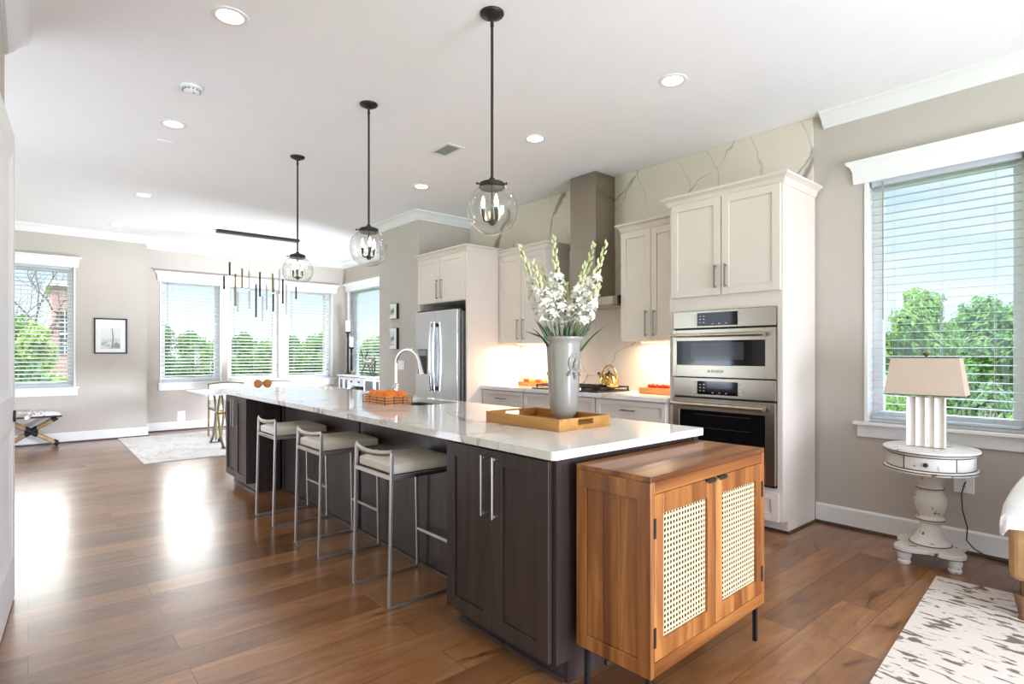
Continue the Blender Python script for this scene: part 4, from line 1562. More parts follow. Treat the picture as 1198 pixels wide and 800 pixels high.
# ------------------------------------------------------------------ tray, vase and flowers
ty = thing('serving_tray', 'rectangular bamboo serving tray with cut-out handles under the vase', 'tray', (-2.11, 2.045, 0.9145), R(0))
w, d, h, t = 0.275, 0.182, 0.056, 0.014
MB().box(-w + t, w - t, -d + t, d - t, 0.0, 0.010).done('base', M['bamboo'], ty)
for s in (-1, 1):
    MB().box(-w, w, s * d - (t if s > 0 else 0), s * d + (t if s < 0 else 0), 0, h).done('side', M['bamboo'], ty, bevel=0.002)
    mb = MB()
    xa, xb = (-w, -w + t) if s < 0 else (w - t, w)
    ya, yb2 = -d + t, d - t
    mb.box(xa, xb, ya, yb2, 0.0, 0.022)
    mb.box(xa, xb, ya, yb2, 0.048, h)
    mb.box(xa, xb, ya, -0.055, 0.022, 0.048)
    mb.box(xa, xb, 0.055, yb2, 0.022, 0.048)
    mb.done('handle_end', M['bamboo'], ty)

VX, VY, VZ = -2.085, 2.150, 0.9250
va = thing('vase', 'tall white fluted ceramic vase with a raised medallion standing in the tray', 'vase', (VX, VY, VZ), R(49.36 + 6))
prof = [(0.0, 0.0), (0.046, 0.0), (0.048, 0.008), (0.047, 0.014), (0.060, 0.028), (0.070, 0.050), (0.076, 0.09), (0.082, 0.20), (0.089, 0.32), (0.093, 0.40), (0.095, 0.418), (0.104, 0.426), (0.107, 0.434), (0.105, 0.441), (0.097, 0.443), (0.090, 0.436), (0.086, 0.40), (0.062, 0.08), (0.0, 0.06)]
mb = MB()
seg = 72
rings = []
for r_, z in prof:
    ring = []
    for k in range(seg):
        a = 2 * PI * k / seg
        rr = r_
        if 0.05 < z < 0.415 and r_ > 0.06 and prof.index((r_, z)) < 10:
            # fluted bands at the sides, plain between
            m_ = abs(math.sin(a * 2))
            rr = r_ - 0.0022 * (0.5 + 0.5 * math.cos(a * 36)) * (1 if m_ > 0.6 else 0)
        ring.append(mb.bm.verts.new((rr * math.cos(a), rr * math.sin(a), z)))
    rings.append(ring)
for i in range(len(rings) - 1):
    for k in range(seg):
        mb.bm.faces.new((rings[i][k], rings[i][(k + 1) % seg], rings[i + 1][(k + 1) % seg], rings[i + 1][k]))
bmesh.ops.remove_doubles(mb.bm, verts=mb.bm.verts[:], dist=1e-5)
mb.done('body', M['ceramic'], va, smooth=True, angle=50)
for ang in (-59, 121):
    Tm = Matrix.Rotation(R(ang), 4, 'Z') @ Matrix.Translation((0.0900, 0, 0.305)) @ Matrix.Rotation(R(90), 4, 'Y')
    mb = MB()
    # oval medallion: ring, head and drapery
    for ring_r, rad in ((0.040, 0.0055), (0.029, 0.0035)):
        n = 28
        P_ = [Tm @ Vector((ring_r * 1.22 * math.cos(2 * PI * k / n), ring_r * 0.92 * math.sin(2 * PI * k / n), -0.004 * abs(math.sin(2 * PI * k / n)) * 2)) for k in range(n + 1)]
        mb.tube(P_, rad, 8)
    for u, v, rr in ((0.002, 0.0, 0.015), (-0.016, 0.004, 0.010), (0.020, -0.004, 0.012), (0.058, 0.0, 0.012), (0.076, 0.0, 0.008), (0.048, 0.030, 0.011), (0.048, -0.030, 0.011), (0.060, 0.040, 0.008), (0.060, -0.040, 0.008)):
        c = Tm @ Vector((u, v, -0.006 if abs(v) > 0.02 else 0))
        mb.sphere(c, rr, 10, 8)
    mb.done('medallion', M['ceramic'], va, smooth=True)

rng = random.Random(11)


def blossom(mb, c, axis, size, rng):
    """six-petalled funnel flower opening along axis"""
    ax = Vector(axis).normalized()
    u = ax.cross(Vector((0.3, 0.2, 1))).normalized()
    v = ax.cross(u).normalized()
    c = Vector(c)
    ph = rng.random() * 6
    for k in range(6):
        a = ph + 2 * PI * k / 6
        d = u * math.cos(a) + v * math.sin(a)
        p = ax.cross(d).normalized()
        op = 0.75 + 0.4 * rng.random()
        b = c
        m1 = c + ax * size * 0.55 + d * size * 0.20
        m2 = c + ax * size * 0.85 + d * size * 0.55 * op
        tip = c + ax * size * (0.80 - 0.15 * rng.random()) + d * size * 1.0 * op
        wv = p * size * 0.26
        wm = p * size * 0.11
        mb.raw([b, m1 - wm, m1 + wm, m2 - wv, m2 + wv, tip], [(0, 1, 2), (1, 3, 4, 2), (3, 5, 4)])
    for k in range(3):
        a = ph + 2 * PI * k / 3
        d = u * math.cos(a) + v * math.sin(a)
        mb.tube([c + ax * size * 0.3, c + ax * size * 0.85 + d * size * 0.12], size * 0.03, 4)


# sideways offset (to the right as one faces the vase), depth offset, tip height above the rim, fullness
ca_, sa_ = math.cos(R(49.36)), math.sin(R(49.36))
stalks = [(-0.235, 0.04, 0.505, 'white tuberose spike leaning furthest left out of the vase'),
          (-0.165, -0.06, 0.400, 'white tuberose spike second from the left, lower than its left neighbour'),
          (-0.105, 0.05, 0.385, 'short white tuberose spike left of the tallest upright one'),
          (-0.055, -0.02, 0.535, 'tall upright white tuberose spike standing near the middle of the vase'),
          (0.020, 0.08, 0.300, 'short white tuberose spike low in the middle behind the others'),
          (0.105, -0.06, 0.390, 'white tuberose spike leaning slightly right of the vase centre'),
          (0.165, 0.05, 0.515, 'tall white tuberose spike second from the right'),
          (0.222, -0.02, 0.505, 'white tuberose spike leaning furthest right out of the vase'),
          (0.170, -0.10, 0.270, 'low white tuberose spray hanging over the right rim of the vase')]
rim = Vector((VX, VY, VZ + 0.425))
for i, (sx, sd, ht, lab) in enumerate(stalks):
    rt = thing('tuberose', lab, 'flower', (VX, VY, VZ + 0.08), 0, 'white flower spikes in the vase')
    tip = rim + Vector((sx * ca_ - sd * sa_, sx * sa_ + sd * ca_, ht))
    b0 = Vector((VX, VY, VZ + 0.08)) + Vector((-sx * ca_ * 0.12, -sx * sa_ * 0.12, 0.0))
    q = rim + Vector((sx * ca_ * 0.24 - sd * sa_ * 0.3, sx * sa_ * 0.24 + sd * ca_ * 0.3, 0.02))
    P_ = []
    for k in range(13):
        t_ = k / 12
        P_.append((1 - t_) ** 2 * b0 + 2 * t_ * (1 - t_) * q + t_ * t_ * tip)
    MB().tube(P_, [0.0052 * (1 - 0.65 * k / 12) for k in range(13)], 7).done('stem', M['stem'], rt, True, smooth=True)
    fl, bd = MB(), MB()

    def at(t_):
        return (1 - t_) ** 2 * b0 + 2 * t_ * (1 - t_) * q + t_ * t_ * tip
    z0 = VZ + 0.50
    n = int(11 + ht * 38)
    for k in range(n):
        t_ = 0.60 + 0.40 * k / (n - 1)
        p = at(t_)
        if p.z < VZ + 0.49:
            continue
        d = (at(min(1, t_ + 0.01)) - at(t_ - 0.01)).normalized()
        a = k * 2.4 + i
        u = d.cross(Vector((0.2, 1, 0.1))).normalized()
        v = d.cross(u)
        o_ = u * math.cos(a) + v * math.sin(a)
        rel = (p.z - (VZ + 0.49)) / max(0.05, tip.z - VZ - 0.49)
        if rel < 0.60:
            s_ = 0.044 * (1.0 - 0.40 * rel) * (0.85 + 0.3 * rng.random())
            mid = p + o_ * 0.012 + d * 0.006
            fl.tube([p, mid], [0.003, 0.005], 5)
            blossom(fl, mid, o_ * 0.9 + d * 0.5 + Vector((0, 0, 0.15)), s_, rng)
        else:
            s_ = 0.0145 * (1.45 - 0.90 * rel)
            c = p + o_ * 0.011 * (1.3 - 0.8 * rel)
            bd.tube([c - d * s_ * 0.2, c + (d * 0.9 + o_ * 0.35) * s_ * 0.9, c + (d * 0.95 + o_ * 0.3) * s_ * 1.9, c + d * s_ * 2.7 + o_ * s_ * .5], [s_ * 0.35, s_ * 0.68, s_ * 0.5, s_ * 0.1], 6)
    bd.sphere(tip, 0.007, 8, 6, (1, 1, 1.6))
    fl.done('blossoms', M['petal'], rt, True, clean=False)
    bd.done('buds', M['bud'], rt, True, smooth=True)
    # long blades rising out of the rim
    lf = MB()
    for k in range(5):
        a = rng.uniform(-1, 1)
        side = sx * 0.7 + rng.uniform(-0.09, 0.09)
        dep = rng.uniform(-0.08, 0.05)
        hh = rng.uniform(0.03, 0.11)
        c0 = rim + Vector((side * 0.34 * ca_ - dep * 0.6 * sa_, side * 0.34 * sa_ + dep * 0.6 * ca_, -0.06))
        c2 = rim + Vector((side * 0.85 * ca_ - dep * sa_, side * 0.85 * sa_ + dep * ca_, hh))
        c1 = (c0 + c2) / 2 + Vector((0, 0, 0.03))
        wv = Vector((ca_, sa_, 0)) * 0.0075
        vs, fs = [], []
        for j in range(7):
            t_ = j / 6
            p = (1 - t_) ** 2 * c0 + 2 * t_ * (1 - t_) * c1 + t_ * t_ * c2
            ww = wv * (1 - t_ ** 2 * 0.95)
            vs += [p - ww, p + Vector((sa_, -ca_, 0)) * 0.002, p + ww]
        for j in range(6):
            fs += [(3 * j, 3 * j + 1, 3 * j + 4, 3 * j + 3), (3 * j + 1, 3 * j + 2, 3 * j + 5, 3 * j + 4)]
        lf.raw(vs, fs)
    if i == 1:
        for c2 in (Vector((-0.205, 0, 0.045)), Vector((-0.165, 0, 0.028))):
            vs, fs = [], []
            E_ = rim + Vector((c2.x * ca_, c2.x * sa_, c2.z))
            S_ = rim + Vector((-0.07 * ca_, -0.07 * sa_, -0.01))
            mid = (E_ + S_) / 2 + Vector((0, 0, 0.012))
            for j in range(7):
                t_ = j / 6
                p = (1 - t_) ** 2 * S_ + 2 * t_ * (1 - t_) * mid + t_ * t_ * E_
                ww = Vector((0, 0, 0.006)) * (1 - t_ ** 2 * 0.9)
                vs += [p - ww, p + ww]
            for j in range(6):
                fs.append((2 * j, 2 * j + 1, 2 * j + 3, 2 * j + 2))
            lf.raw(vs, fs)
    lf.done('leaves', M['leafdark'], rt, True, clean=False)

# ------------------------------------------------------------------ bar stools
st = thing('bar_stool', 'nearest low-backed bar stool with cream leather seat, beside the near island cabinet', 'bar stool', (-2.735, 1.58, 0), 0, 'bar stools at the island')
sw = 0.208      # half width
yb_, yf_ = -0.200, 0.195
H_BACK, H_SEAT = 0.79, 0.665
s_ = 0.016
for sx in (-1, 1):
    x = sx * (sw - s_ / 2)
    MB().bar((x, yb_ - 0.012, 0.008), (x, yb_ + 0.004, H_BACK - 0.010), s_).done('leg', M['stoolm'], st, bevel=0.002)
    MB().bar((x, yf_, 0.008), (x, yf_ - 0.012, H_SEAT - 0.02), s_).done('leg', M['stoolm'], st, bevel=0.002)
    MB().bar((x, yb_ - 0.012, 0.008), (x, yf_, 0.008), s_).done('floor_rail', M['stoolm'], st, bevel=0.002)
fr = MB()
for y in (yb_ + 0.002, yf_ - 0.014):
    fr.bar((-sw + s_, y, H_SEAT - 0.012), (sw - s_, y, H_SEAT - 0.012), s_, 0.022)
for sx in (-1, 1):
    fr.bar((sx * (sw - s_ / 2), yb_, H_SEAT - 0.012), (sx * (sw - s_ / 2), yf_ - 0.01, H_SEAT - 0.012), s_, 0.022)
fr.done('seat_frame', M['stoolm'], st, bevel=0.002)
MB().bar((-sw + s_, yf_ - 0.004, 0.235), (sw - s_, yf_ - 0.004, 0.235), s_).done('foot_rest', M['stoolm'], st, bevel=0.002)
mb = MB()
n = 12
Pp = []
for k in range(n + 1):
    t_ = k / n
    bow = math.sin(PI * t_) ** 0.8
    Pp.append((-sw + s_ / 2 + t_ * (2 * sw - s_), yb_ + 0.004 - 0.026 * bow, H_BACK - 0.010 - 0.016 * bow))
mb.tube(Pp, 0.014, 4, flat=(0.55, 1.1))
mb.done('back_rail', M['stoolm'], st, bevel=0.001)
mb = MB()
V, F_ = [], []
NX, NY = 14, 14
for i in range(NX + 1):
    for j in range(NY + 1):
        u, v = i / NX, j / NY
        e = min(1.0, 6 * min(u, 1 - u)) * min(1.0, 6 * min(v, 1 - v))
        V.append((-sw + 0.017 + u * (2 * sw - 0.034), yb_ + 0.012 + v * (yf_ - yb_ - 0.008), H_SEAT + 0.050 + 0.016 * e ** 0.6))
F_ = [(i * (NY + 1) + j, (i + 1) * (NY + 1) + j, (i + 1) * (NY + 1) + j + 1, i * (NY + 1) + j + 1) for i in range(NX) for j in range(NY)]
edge = [i * (NY + 1) for i in range(NX + 1)] + [NX * (NY + 1) + j for j in range(1, NY + 1)] + [i * (NY + 1) + NY for i in range(NX - 1, -1, -1)] + [j for j in range(NY - 1, 0, -1)]
nb = len(V)
V += [(V[k][0], V[k][1], H_SEAT) for k in edge]
for q in range(len(edge)):
    q2 = (q + 1) % len(edge)
    F_.append((edge[q], edge[q2], nb + q2, nb + q))
F_.append(tuple(nb + q for q in range(len(edge))))
mb.raw(V, F_)
mb.done('seat', M['leather'], st, bevel=0.012, seg=3, smooth=True, angle=50)
MB().box(-sw + 0.03, sw - 0.03, yb_ + 0.03, yf_ - 0.02, H_SEAT - 0.018, H_SEAT).done('seat_board', M['black'], st)
dup(st, (-3.630, 1.58, 0), None, None, 'middle low-backed bar stool with cream leather seat')
dup(st, (-4.485, 1.58, 0), None, None, 'farthest low-backed bar stool with cream leather seat, next to the far island cabinet')

# ------------------------------------------------------------------ rattan cabinet
rc = thing('rattan_cabinet', 'acacia wood cabinet with two woven cane doors against the island end', 'cabinet', (-1.325, 2.04, 0), R(90 + 2.0))
w, d = 0.445, 0.165     # half width (along the doors), half depth; doors face local -y
zb, zt = 0.168, 0.858
MB().box(-w, w, -d, d, zt - 0.020, zt).done('top', M['acaciax'], rc, bevel=0.002)
MB().box(-w + 0.022, w - 0.022, -d, -d + 0.022, zt - 0.062, zt - 0.0202).done('front_rail', M['acaciax'], rc, bevel=0.0015)
MB().box(-w + 0.022, w - 0.022, d - 0.015, d, zt - 0.062, zt - 0.0202).done('back_rail', M['acaciax'], rc)
MB().box(-w + 0.022, w - 0.022, -d + 0.022, d, zb, zb + 0.05).done('base_panel', M['acaciax'], rc, bevel=0.002)
for s in (-1, 1):
    mb = MB()
    xa, xb = (-w, -w + 0.022) if s < 0 else (w - 0.022, w)
    mb.box(xa, xb, -d, -d + 0.055, zb, zt - 0.0202)
    mb.box(xa, xb, d - 0.045, d, zb, zt - 0.0202)
    mb.box(xa, xb, -d + 0.055, d - 0.045, zb, zb + 0.052)
    mb.box(xa, xb, -d + 0.055, d - 0.045, zt - 0.085, zt - 0.0202)
    xi0, xi1 = (xa + 0.010, xb) if s < 0 else (xa, xb - 0.010)
    yy = -d + 0.055
    k = 0
    while yy < d - 0.046:       # three boards
        y2 = min(yy + 0.0767, d - 0.045)
        mb.box(xi0, xi1, yy, y2 - 0.001, zb + 0.052, zt - 0.085)
        yy = y2
    mb.done('side_panel', M['acacia'], rc, bevel=0.0015)
MB().box(-w + 0.022, w - 0.022, d - 0.015, d, zb + 0.05, zt - 0.062).done('back_panel', M['acacia'], rc)
mb = MB()
mb.box(-w + 0.022, w - 0.022, -d, -d + 0.022, zb, zb + 0.050)
mb.done('front_rail', M['acaciax'], rc, bevel=0.0015)
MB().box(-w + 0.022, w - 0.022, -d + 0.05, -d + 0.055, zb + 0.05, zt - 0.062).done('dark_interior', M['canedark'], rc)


def cane_panel(x0, x1, z0, z1, y, pitch):
    """woven cane with real holes: verticals, horizontals and diagonals"""
    mb = MB()
    nx = int((x1 - x0) / pitch)
    nz = int((z1 - z0) / pitch)
    px, pz = (x1 - x0) / nx, (z1 - z0) / nz
    t = 0.0009
    hw = pitch * 0.205
    for i in range(nx + 1):
        xx = min(max(x0 + i * px, x0 + hw), x1 - hw)
        mb.box(xx - hw, xx + hw, y - t, y + t, z0, z1)
    for j in range(nz + 1):
        zz = min(max(z0 + j * pz, z0 + hw), z1 - hw)
        mb.box(x0, x1, y - t * 2.2, y - t * 0.2, zz - hw, zz + hw)
    # diagonal corners turning the square openings into octagons
    c = pitch * 0.13
    for i in range(nx):
        for j in range(nz):
            a0, a1 = x0 + i * px + hw, x0 + (i + 1) * px - hw
            b0, b1 = z0 + j * pz + hw, z0 + (j + 1) * pz - hw
            for (u, v, su, sv) in ((a0, b0, 1, 1), (a1, b0, -1, 1), (a0, b1, 1, -1), (a1, b1, -1, -1)):
                mb.raw([(u, y, v), (u + su * c, y, v), (u, y, v + sv * c)], [(0, 1, 2)])
    return mb


for s in (-1, 1):
    xa, xb = (-w + 0.024, -0.002) if s < 0 else (0.002, w - 0.024)
    zz0, zz1 = zb + 0.052, zt - 0.064
    mb = MB()
    st_ = 0.056
    mb.box(xa, xa + st_, -d, -d + 0.022, zz0, zz1)
    mb.box(xb - st_, xb, -d, -d + 0.022, zz0, zz1)
    mb.box(xa + st_, xb - st_, -d, -d + 0.022, zz1 - 0.072, zz1)
    mb.box(xa + st_, xb - st_, -d, -d + 0.022, zz0, zz0 + 0.066)
    dr = mb.done('door', M['acacia'], rc, bevel=0.0015)
    cane_panel(xa + st_ - 0.003, xb - st_ + 0.003, zz0 + 0.063, zz1 - 0.069, -d + 0.012, 0.0195).done('cane_panel', M['cane'], dr, clean=False)
    hx = -0.045 if s < 0 else 0.045
    MB().box(hx - 0.030, hx + 0.030, -d - 0.014, -d + 0.004, zz1 - 0.003, zz1 + 0.001).box(hx - 0.030, hx + 0.030, -d - 0.014, -d - 0.012, zz1 - 0.012, zz1 - 0.003).done('pull_tab', M['black'], dr)
    for hz in (zz0 + 0.085, zz1 - 0.115):
        hx = xa + 0.001 if s < 0 else xb - 0.001
        MB().box(hx - 0.0065, hx + 0.0065, -d - 0.003, -d + 0.001, hz - 0.034, hz + 0.034).done('hinge', M['black'], dr)
for sx in (-1, 1):
    for sy in (-1, 1):
        x, y = sx * (w - 0.030), sy * (d - 0.028)
        MB().bar((x, y, 0.0), (x, y, zb), 0.016).done('leg', M['black'], rc)
mb = MB()
for sy in (-1, 1):
    mb.bar((-w + 0.022, sy * (d - 0.028), zb - 0.008), (w - 0.022, sy * (d - 0.028), zb - 0.008), 0.016)
for sx in (-1, 1):
    mb.bar((sx * (w - 0.030), -d + 0.028, zb - 0.008), (sx * (w - 0.030), d - 0.028, zb - 0.008), 0.016)
mb.done('leg_frame', M['black'], rc)

# ------------------------------------------------------------------ pendants
def pendant(label, x, y):
    r = thing('globe_pendant', label, 'pendant lamp', (x, y, HC), 0, 'glass globe pendants over the island')
    MB().lathe([(0.0, -0.034), (0.018, -0.034), (0.030, -0.026), (0.058, -0.014), (0.064, -0.006), (0.064, -0.0005), (0, -0.0005)], seg=28, cap=False).done('canopy', M['bronze'], r, smooth=True)
    MB().lathe([(0.0, -0.075), (0.009, -0.075), (0.010, -0.060), (0.007, -0.045), (0.010, -0.034), (0, -0.034)], seg=12, cap=False).done('swivel', M['bronze'], r, smooth=True)
    MB().tube([(0, 0, -0.07), (0, 0, -0.885)], 0.0075, 12).done('rod', M['bronze'], r, smooth=True)
    cz = -1.040
    cap = MB().lathe([(0.0, -0.872), (0.012, -0.872), (0.020, -0.885), (0.060, -0.898), (0.068, -0.904), (0.070, -0.925), (0.062, -0.932), (0.0, -0.932)], seg=28, cap=False).done('cap', M['bronze'], r, smooth=True, angle=30)
    mb = MB()
    for k in range(3):
        a = R(20 + 120 * k)
        c, s = math.cos(a), math.sin(a)
        mb.tube([(0.066 * c, 0.066 * s, -0.915), (0.086 * c, 0.086 * s, -0.915)], 0.004, 8)
        mb.sphere((0.088 * c, 0.088 * s, -0.915), 0.007, 8, 6)
    mb.done('thumb_screws', M['bronze'], cap, smooth=True)
    RG = 0.136
    prof = []
    for k in range(3, 25):
        t_ = PI * k / 24
        prof.append((max(0.0, RG * math.sin(t_)), cz + RG * math.cos(t_)))
    prof = [(RG * math.sin(PI * 3 / 24), cz + RG * math.cos(PI * 3 / 24) + 0.012)] + prof[:-1] + [(0, cz - RG)]
    MB().lathe(prof, seg=40, cap=False).done('globe', M['globe'], r, smooth=True, angle=80)
    arm = MB()
    arm.tube([(0, 0, -0.93), (0, 0, -1.105)], 0.005, 8)
    arm.sphere((0, 0, -1.108), 0.018, 14, 10)
    for k in range(3):
        a = R(229 + 120 * k)
        c, s = math.cos(a), math.sin(a)
        arm.tube([(0.012 * c, 0.012 * s, -1.105), (0.032 * c, 0.032 * s, -1.105), (0.044 * c, 0.044 * s, -1.094), (0.047 * c, 0.047 * s, -1.075)], 0.0045, 8)
        arm.tube([(0.047 * c, 0.047 * s, -1.080), (0.047 * c, 0.047 * s, -1.036)], [0.008, 0.0105], 10)
    ao = arm.done('candle_arms', M['bronze'], r, smooth=True)
    for k in range(3):
        a = R(229 + 120 * k)
        MB().lathe([(0, -1.036), (0.006, -1.034), (0.010, -1.018), (0.011, -1.006), (0.008, -0.990), (0.0035, -0.974), (0, -0.968)], (0.047 * math.cos(a), 0.047 * math.sin(a), 0), 12, cap=False).done('bulb', M['bulb'], ao, smooth=True)
    return r


pn = pendant('nearest and largest-looking glass globe pendant, hanging left of the hood', -2.335, 1.865)
dup(pn, (-3.768, 1.870, HC), R(-6), None, 'middle glass globe pendant over the island')
dup(pn, (-5.200, 1.875, HC), R(-12), None, 'farthest glass globe pendant, beside the hanging metal rods')

# ------------------------------------------------------------------ linear chandelier
lc = thing('linear_chandelier', 'linear chandelier of staggered metal rods hanging over the dining table', 'chandelier', (-9.0, 2.67, HC))
MB().box(-9.06, -8.94, 2.08, 3.26, HC - 0.042, HC - 0.0005).done('ceiling_bar', M['bronze'], lc, True, bevel=0.004)
rods = [(2.261, 2.627, 2.425, 0), (2.17, 2.406, 2.211, 3), (2.339, 2.461, 1.97, 1), (2.356, 2.193, 1.883, 2), (2.433, 2.549, 2.246, 1), (2.513, 2.509, 2.236, 2), (2.533, 2.254, 1.94, 2), (2.612, 2.327, 1.814, 3), (2.686, 2.521, 2.135, 0), (2.708, 2.153, 1.761, 2), (2.783, 2.335, 1.928, 2), (2.854, 2.508, 2.203, 1), (2.883, 2.428, 1.916, 0), (2.954, 2.576, 2.185, 2), (3.027, 2.441, 2.049, 0), (3.058, 2.363, 1.858, 2), (3.232, 2.34, 2.136, 3)]
for i, (y, za, zb_, m_) in enumerate(rods):
    x = -9.0 + (0.03 if i % 2 else -0.03)
    ro = MB().tube([(x, y, za), (x, y, zb_)], 0.0135, 10).done('rod', [M['black'], M['goldleaf'], M['nickel'], M['bronze']][m_], lc, True, smooth=True)
    MB().tube([(x, y, za), (x, y, HC - 0.04)], 0.0012, 5).done('wire', M['nickel'], ro, True)
    MB().lathe([(0, zb_ - 0.004), (0.011, zb_ - 0.004), (0.011, zb_ + 0.0), (0, zb_)], (x, y, 0), 8, cap=False).done('lens', M['lens'], ro, True)

# ------------------------------------------------------------------ pedestal side table and lamp
tb = thing('side_table', 'distressed white oval pedestal side table under the right window', 'side table', (-0.955, 4.20, 0), R(10))
EX, EY = 0.245, 0.285
ZT = 0.705


def oval(prof, mb=None, kx=EX, ky=EY, seg=56):
    """profile (scale, z) on an oval"""
    mb = mb or MB()
    rings = []
    for s_, z in prof:
        if s_ < 1e-4:
            rings.append([mb.bm.verts.new((0, 0, z))])
        else:
            rings.append([mb.bm.verts.new((kx * s_ * math.cos(2 * PI * k / seg), ky * s_ * math.sin(2 * PI * k / seg), z)) for k in range(seg)])
    for A, B in zip(rings[:-1], rings[1:]):
        for k in range(seg):
            k2 = (k + 1) % seg
            if len(A) == 1:
                mb.bm.faces.new((A[0], B[k2], B[k]))
            elif len(B) == 1:
                mb.bm.faces.new((A[k], A[k2], B[0]))
            else:
                mb.bm.faces.new((A[k], A[k2], B[k2], B[k]))
    return mb


oval([(0, ZT - 0.028), (0.94, ZT - 0.028), (0.965, ZT - 0.022), (1.0, ZT - 0.012), (1.0, ZT - 0.008), (0.985, ZT - 0.001), (0.96, ZT), (0, ZT)]).done('tabletop', M['distress'], tb, smooth=True, angle=35)
oval([(0, ZT - 0.115), (0.905, ZT - 0.115), (0.905, ZT - 0.029), (0, ZT - 0.029)]).done('apron', M['distress'], tb, smooth=True, angle=35)
oval([(0, ZT - 0.140), (0.93, ZT - 0.140), (0.985, ZT - 0.132), (0.985, ZT - 0.122), (0.94, ZT - 0.114), (0, ZT - 0.114)]).done('lower_moulding', M['distress'], tb, smooth=True, angle=35)
# worn dark lines along the edges
for s_, z in ((1.003, ZT - 0.0125), (0.988, ZT - 0.1225), (0.911, ZT - 0.110), (0.911, ZT - 0.033)):
    mb = MB()
    oval([(s_ - 0.012, z - 0.0032), (s_, z - 0.0028), (s_, z + 0.0028), (s_ - 0.012, z + 0.0032)], mb)
    mb.done('worn_edge', M['wear'], tb)
# curved drawer front on the side facing the room
mb = MB()
vs, fs = [], []
a0, a1 = R(240), R(305)
n = 14
for k in range(n + 1):
    a = a0 + (a1 - a0) * k / n
    for s_, z in ((0.90, ZT - 0.108), (0.921, ZT - 0.106), (0.921, ZT - 0.036), (0.90, ZT - 0.034)):
        vs.append((EX * s_ * math.cos(a), EY * s_ * math.sin(a), z))
for k in range(n):
    for j in range(3):
        fs.append((4 * k + j, 4 * k + j + 1, 4 * (k + 1) + j + 1, 4 * (k + 1) + j))
fs += [(0, 1, 2, 3), (4 * n, 4 * n + 3, 4 * n + 2, 4 * n + 1)]
mb.raw(vs, fs)
dr = mb.done('drawer', M['distress'], tb, smooth=True, angle=35)
am = R(268)
MB().sphere((EX * 0.955 * math.cos(am), EY * 0.955 * math.sin(am), ZT - 0.072), 0.013, 14, 10).done('knob', M['bronze'], dr, smooth=True)
for a in (a0 - 0.02, a1 + 0.02):
    MB().tube([(EX * 0.908 * math.cos(a), EY * 0.908 * math.sin(a), ZT - 0.105), (EX * 0.908 * math.cos(a), EY * 0.908 * math.sin(a), ZT - 0.036)], 0.004, 6).done('drawer_gap', M['wear'], tb)
col = [(0, 0.105), (0.105, 0.105), (0.108, 0.118), (0.100, 0.128), (0.080, 0.150), (0.062, 0.190), (0.054, 0.225), (0.052, 0.245), (0.066, 0.250), (0.074, 0.260), (0.074, 0.272), (0.064, 0.280), (0.060, 0.290), (0.074, 0.325), (0.086, 0.370), (0.083, 0.400), (0.068, 0.430), (0.060, 0.440), (0.064, 0.446), (0.070, 0.456), (0.064, 0.466), (0.060, 0.475), (0.074, 0.530), (0.085, 0.570), (0, 0.570)]
MB().lathe(col, seg=36, cap=False).done('pedestal', M['distress'], tb, smooth=True, angle=40)
mb = MB()
for r_, z in ((0.109, 0.119), (0.0755, 0.266), (0.0712, 0.456)):
    mb.lathe([(r_ - 0.004, z - 0.0030), (r_, z - 0.0022), (r_, z + 0.0022), (r_ - 0.004, z + 0.0030)], seg=36, cap=False)
mb.done('worn_ring', M['wear'], tb)
# four-lobed plinth
outl = []
for k in range(96):
    a = 2 * PI * k / 96
    rr = 0.150 + 0.072 * abs(math.cos(2 * (a - R(45)))) ** 1.6
    outl.append((rr * math.cos(a) * 0.98, rr * math.sin(a) * 0.98))
MB().prism(outl, 'z', 0.078, 0.107).done('plinth', M['distress'], tb, bevel=0.006)
mb = MB()
mb.sweep([(x * 1.004, y * 1.004) for x, y in outl], [(0, 0.080), (-0.002, 0.080), (-0.002, 0.084), (0, 0.084)], 1, True)
mb.done('worn_edge', M['wear'], tb)
for k in range(4):
    a = R(45 + 90 * k)
    MB().lathe([(0, 0), (0.028, 0.0), (0.034, 0.008), (0.034, 0.020), (0.028, 0.026), (0.036, 0.045), (0.038, 0.062), (0.032, 0.079), (0, 0.079)], (0.172 * math.cos(a), 0.172 * math.sin(a), 0), 20, cap=False).done('foot', M['distress'], tb, smooth=True, angle=40)

lp = thing('table_lamp', 'table lamp with whitewashed fluted block base and beige tapered shade', 'lamp', (-0.972, 4.185, ZT), R(4))
w, d, h = 0.094, 0.038, 0.305
mb = MB()
n = 48
front = []
for k in range(n + 1):
    t_ = k / n
    x = -w + 2 * w * t_
    ph = (t_ * 4.0) % 1.0
    front.append((x, -d + 0.013 * math.sin(PI * ph) ** 0.8))
poly = front + [(-p[0], -p[1]) for p in front]
mb.prism(poly, 'z', 0.004, h)
mb.done('base', M['lampbase'], lp, smooth=True, angle=35)
MB().box(-0.010, 0.010, -0.010, 0.010, h, h + 0.022).done('neck', M['gold'], lp, bevel=0.002)
MB().tube([(0, 0, h + 0.02), (0, 0, 0.560)], 0.004, 8).done('harp_stem', M['gold'], lp)
zb_, zt_ = 0.322, 0.548
wb, db, wt, dt = 0.200, 0.105, 0.168, 0.075
mb = MB()
for (a, b, zz) in ((wb, db, zb_), (wt, dt, zt_)):
    pass
V = [(-wb, -db, zb_), (wb, -db, zb_), (wb, db, zb_), (-wb, db, zb_), (-wt, -dt, zt_), (wt, -dt, zt_), (wt, dt, zt_), (-wt, dt, zt_)]
mb.raw(V, [(0, 1, 5, 4), (1, 2, 6, 5), (2, 3, 7, 6), (3, 0, 4, 7)])
sh = mb.done('shade', M['linen'], lp, solidify=0.003)
mb = MB()
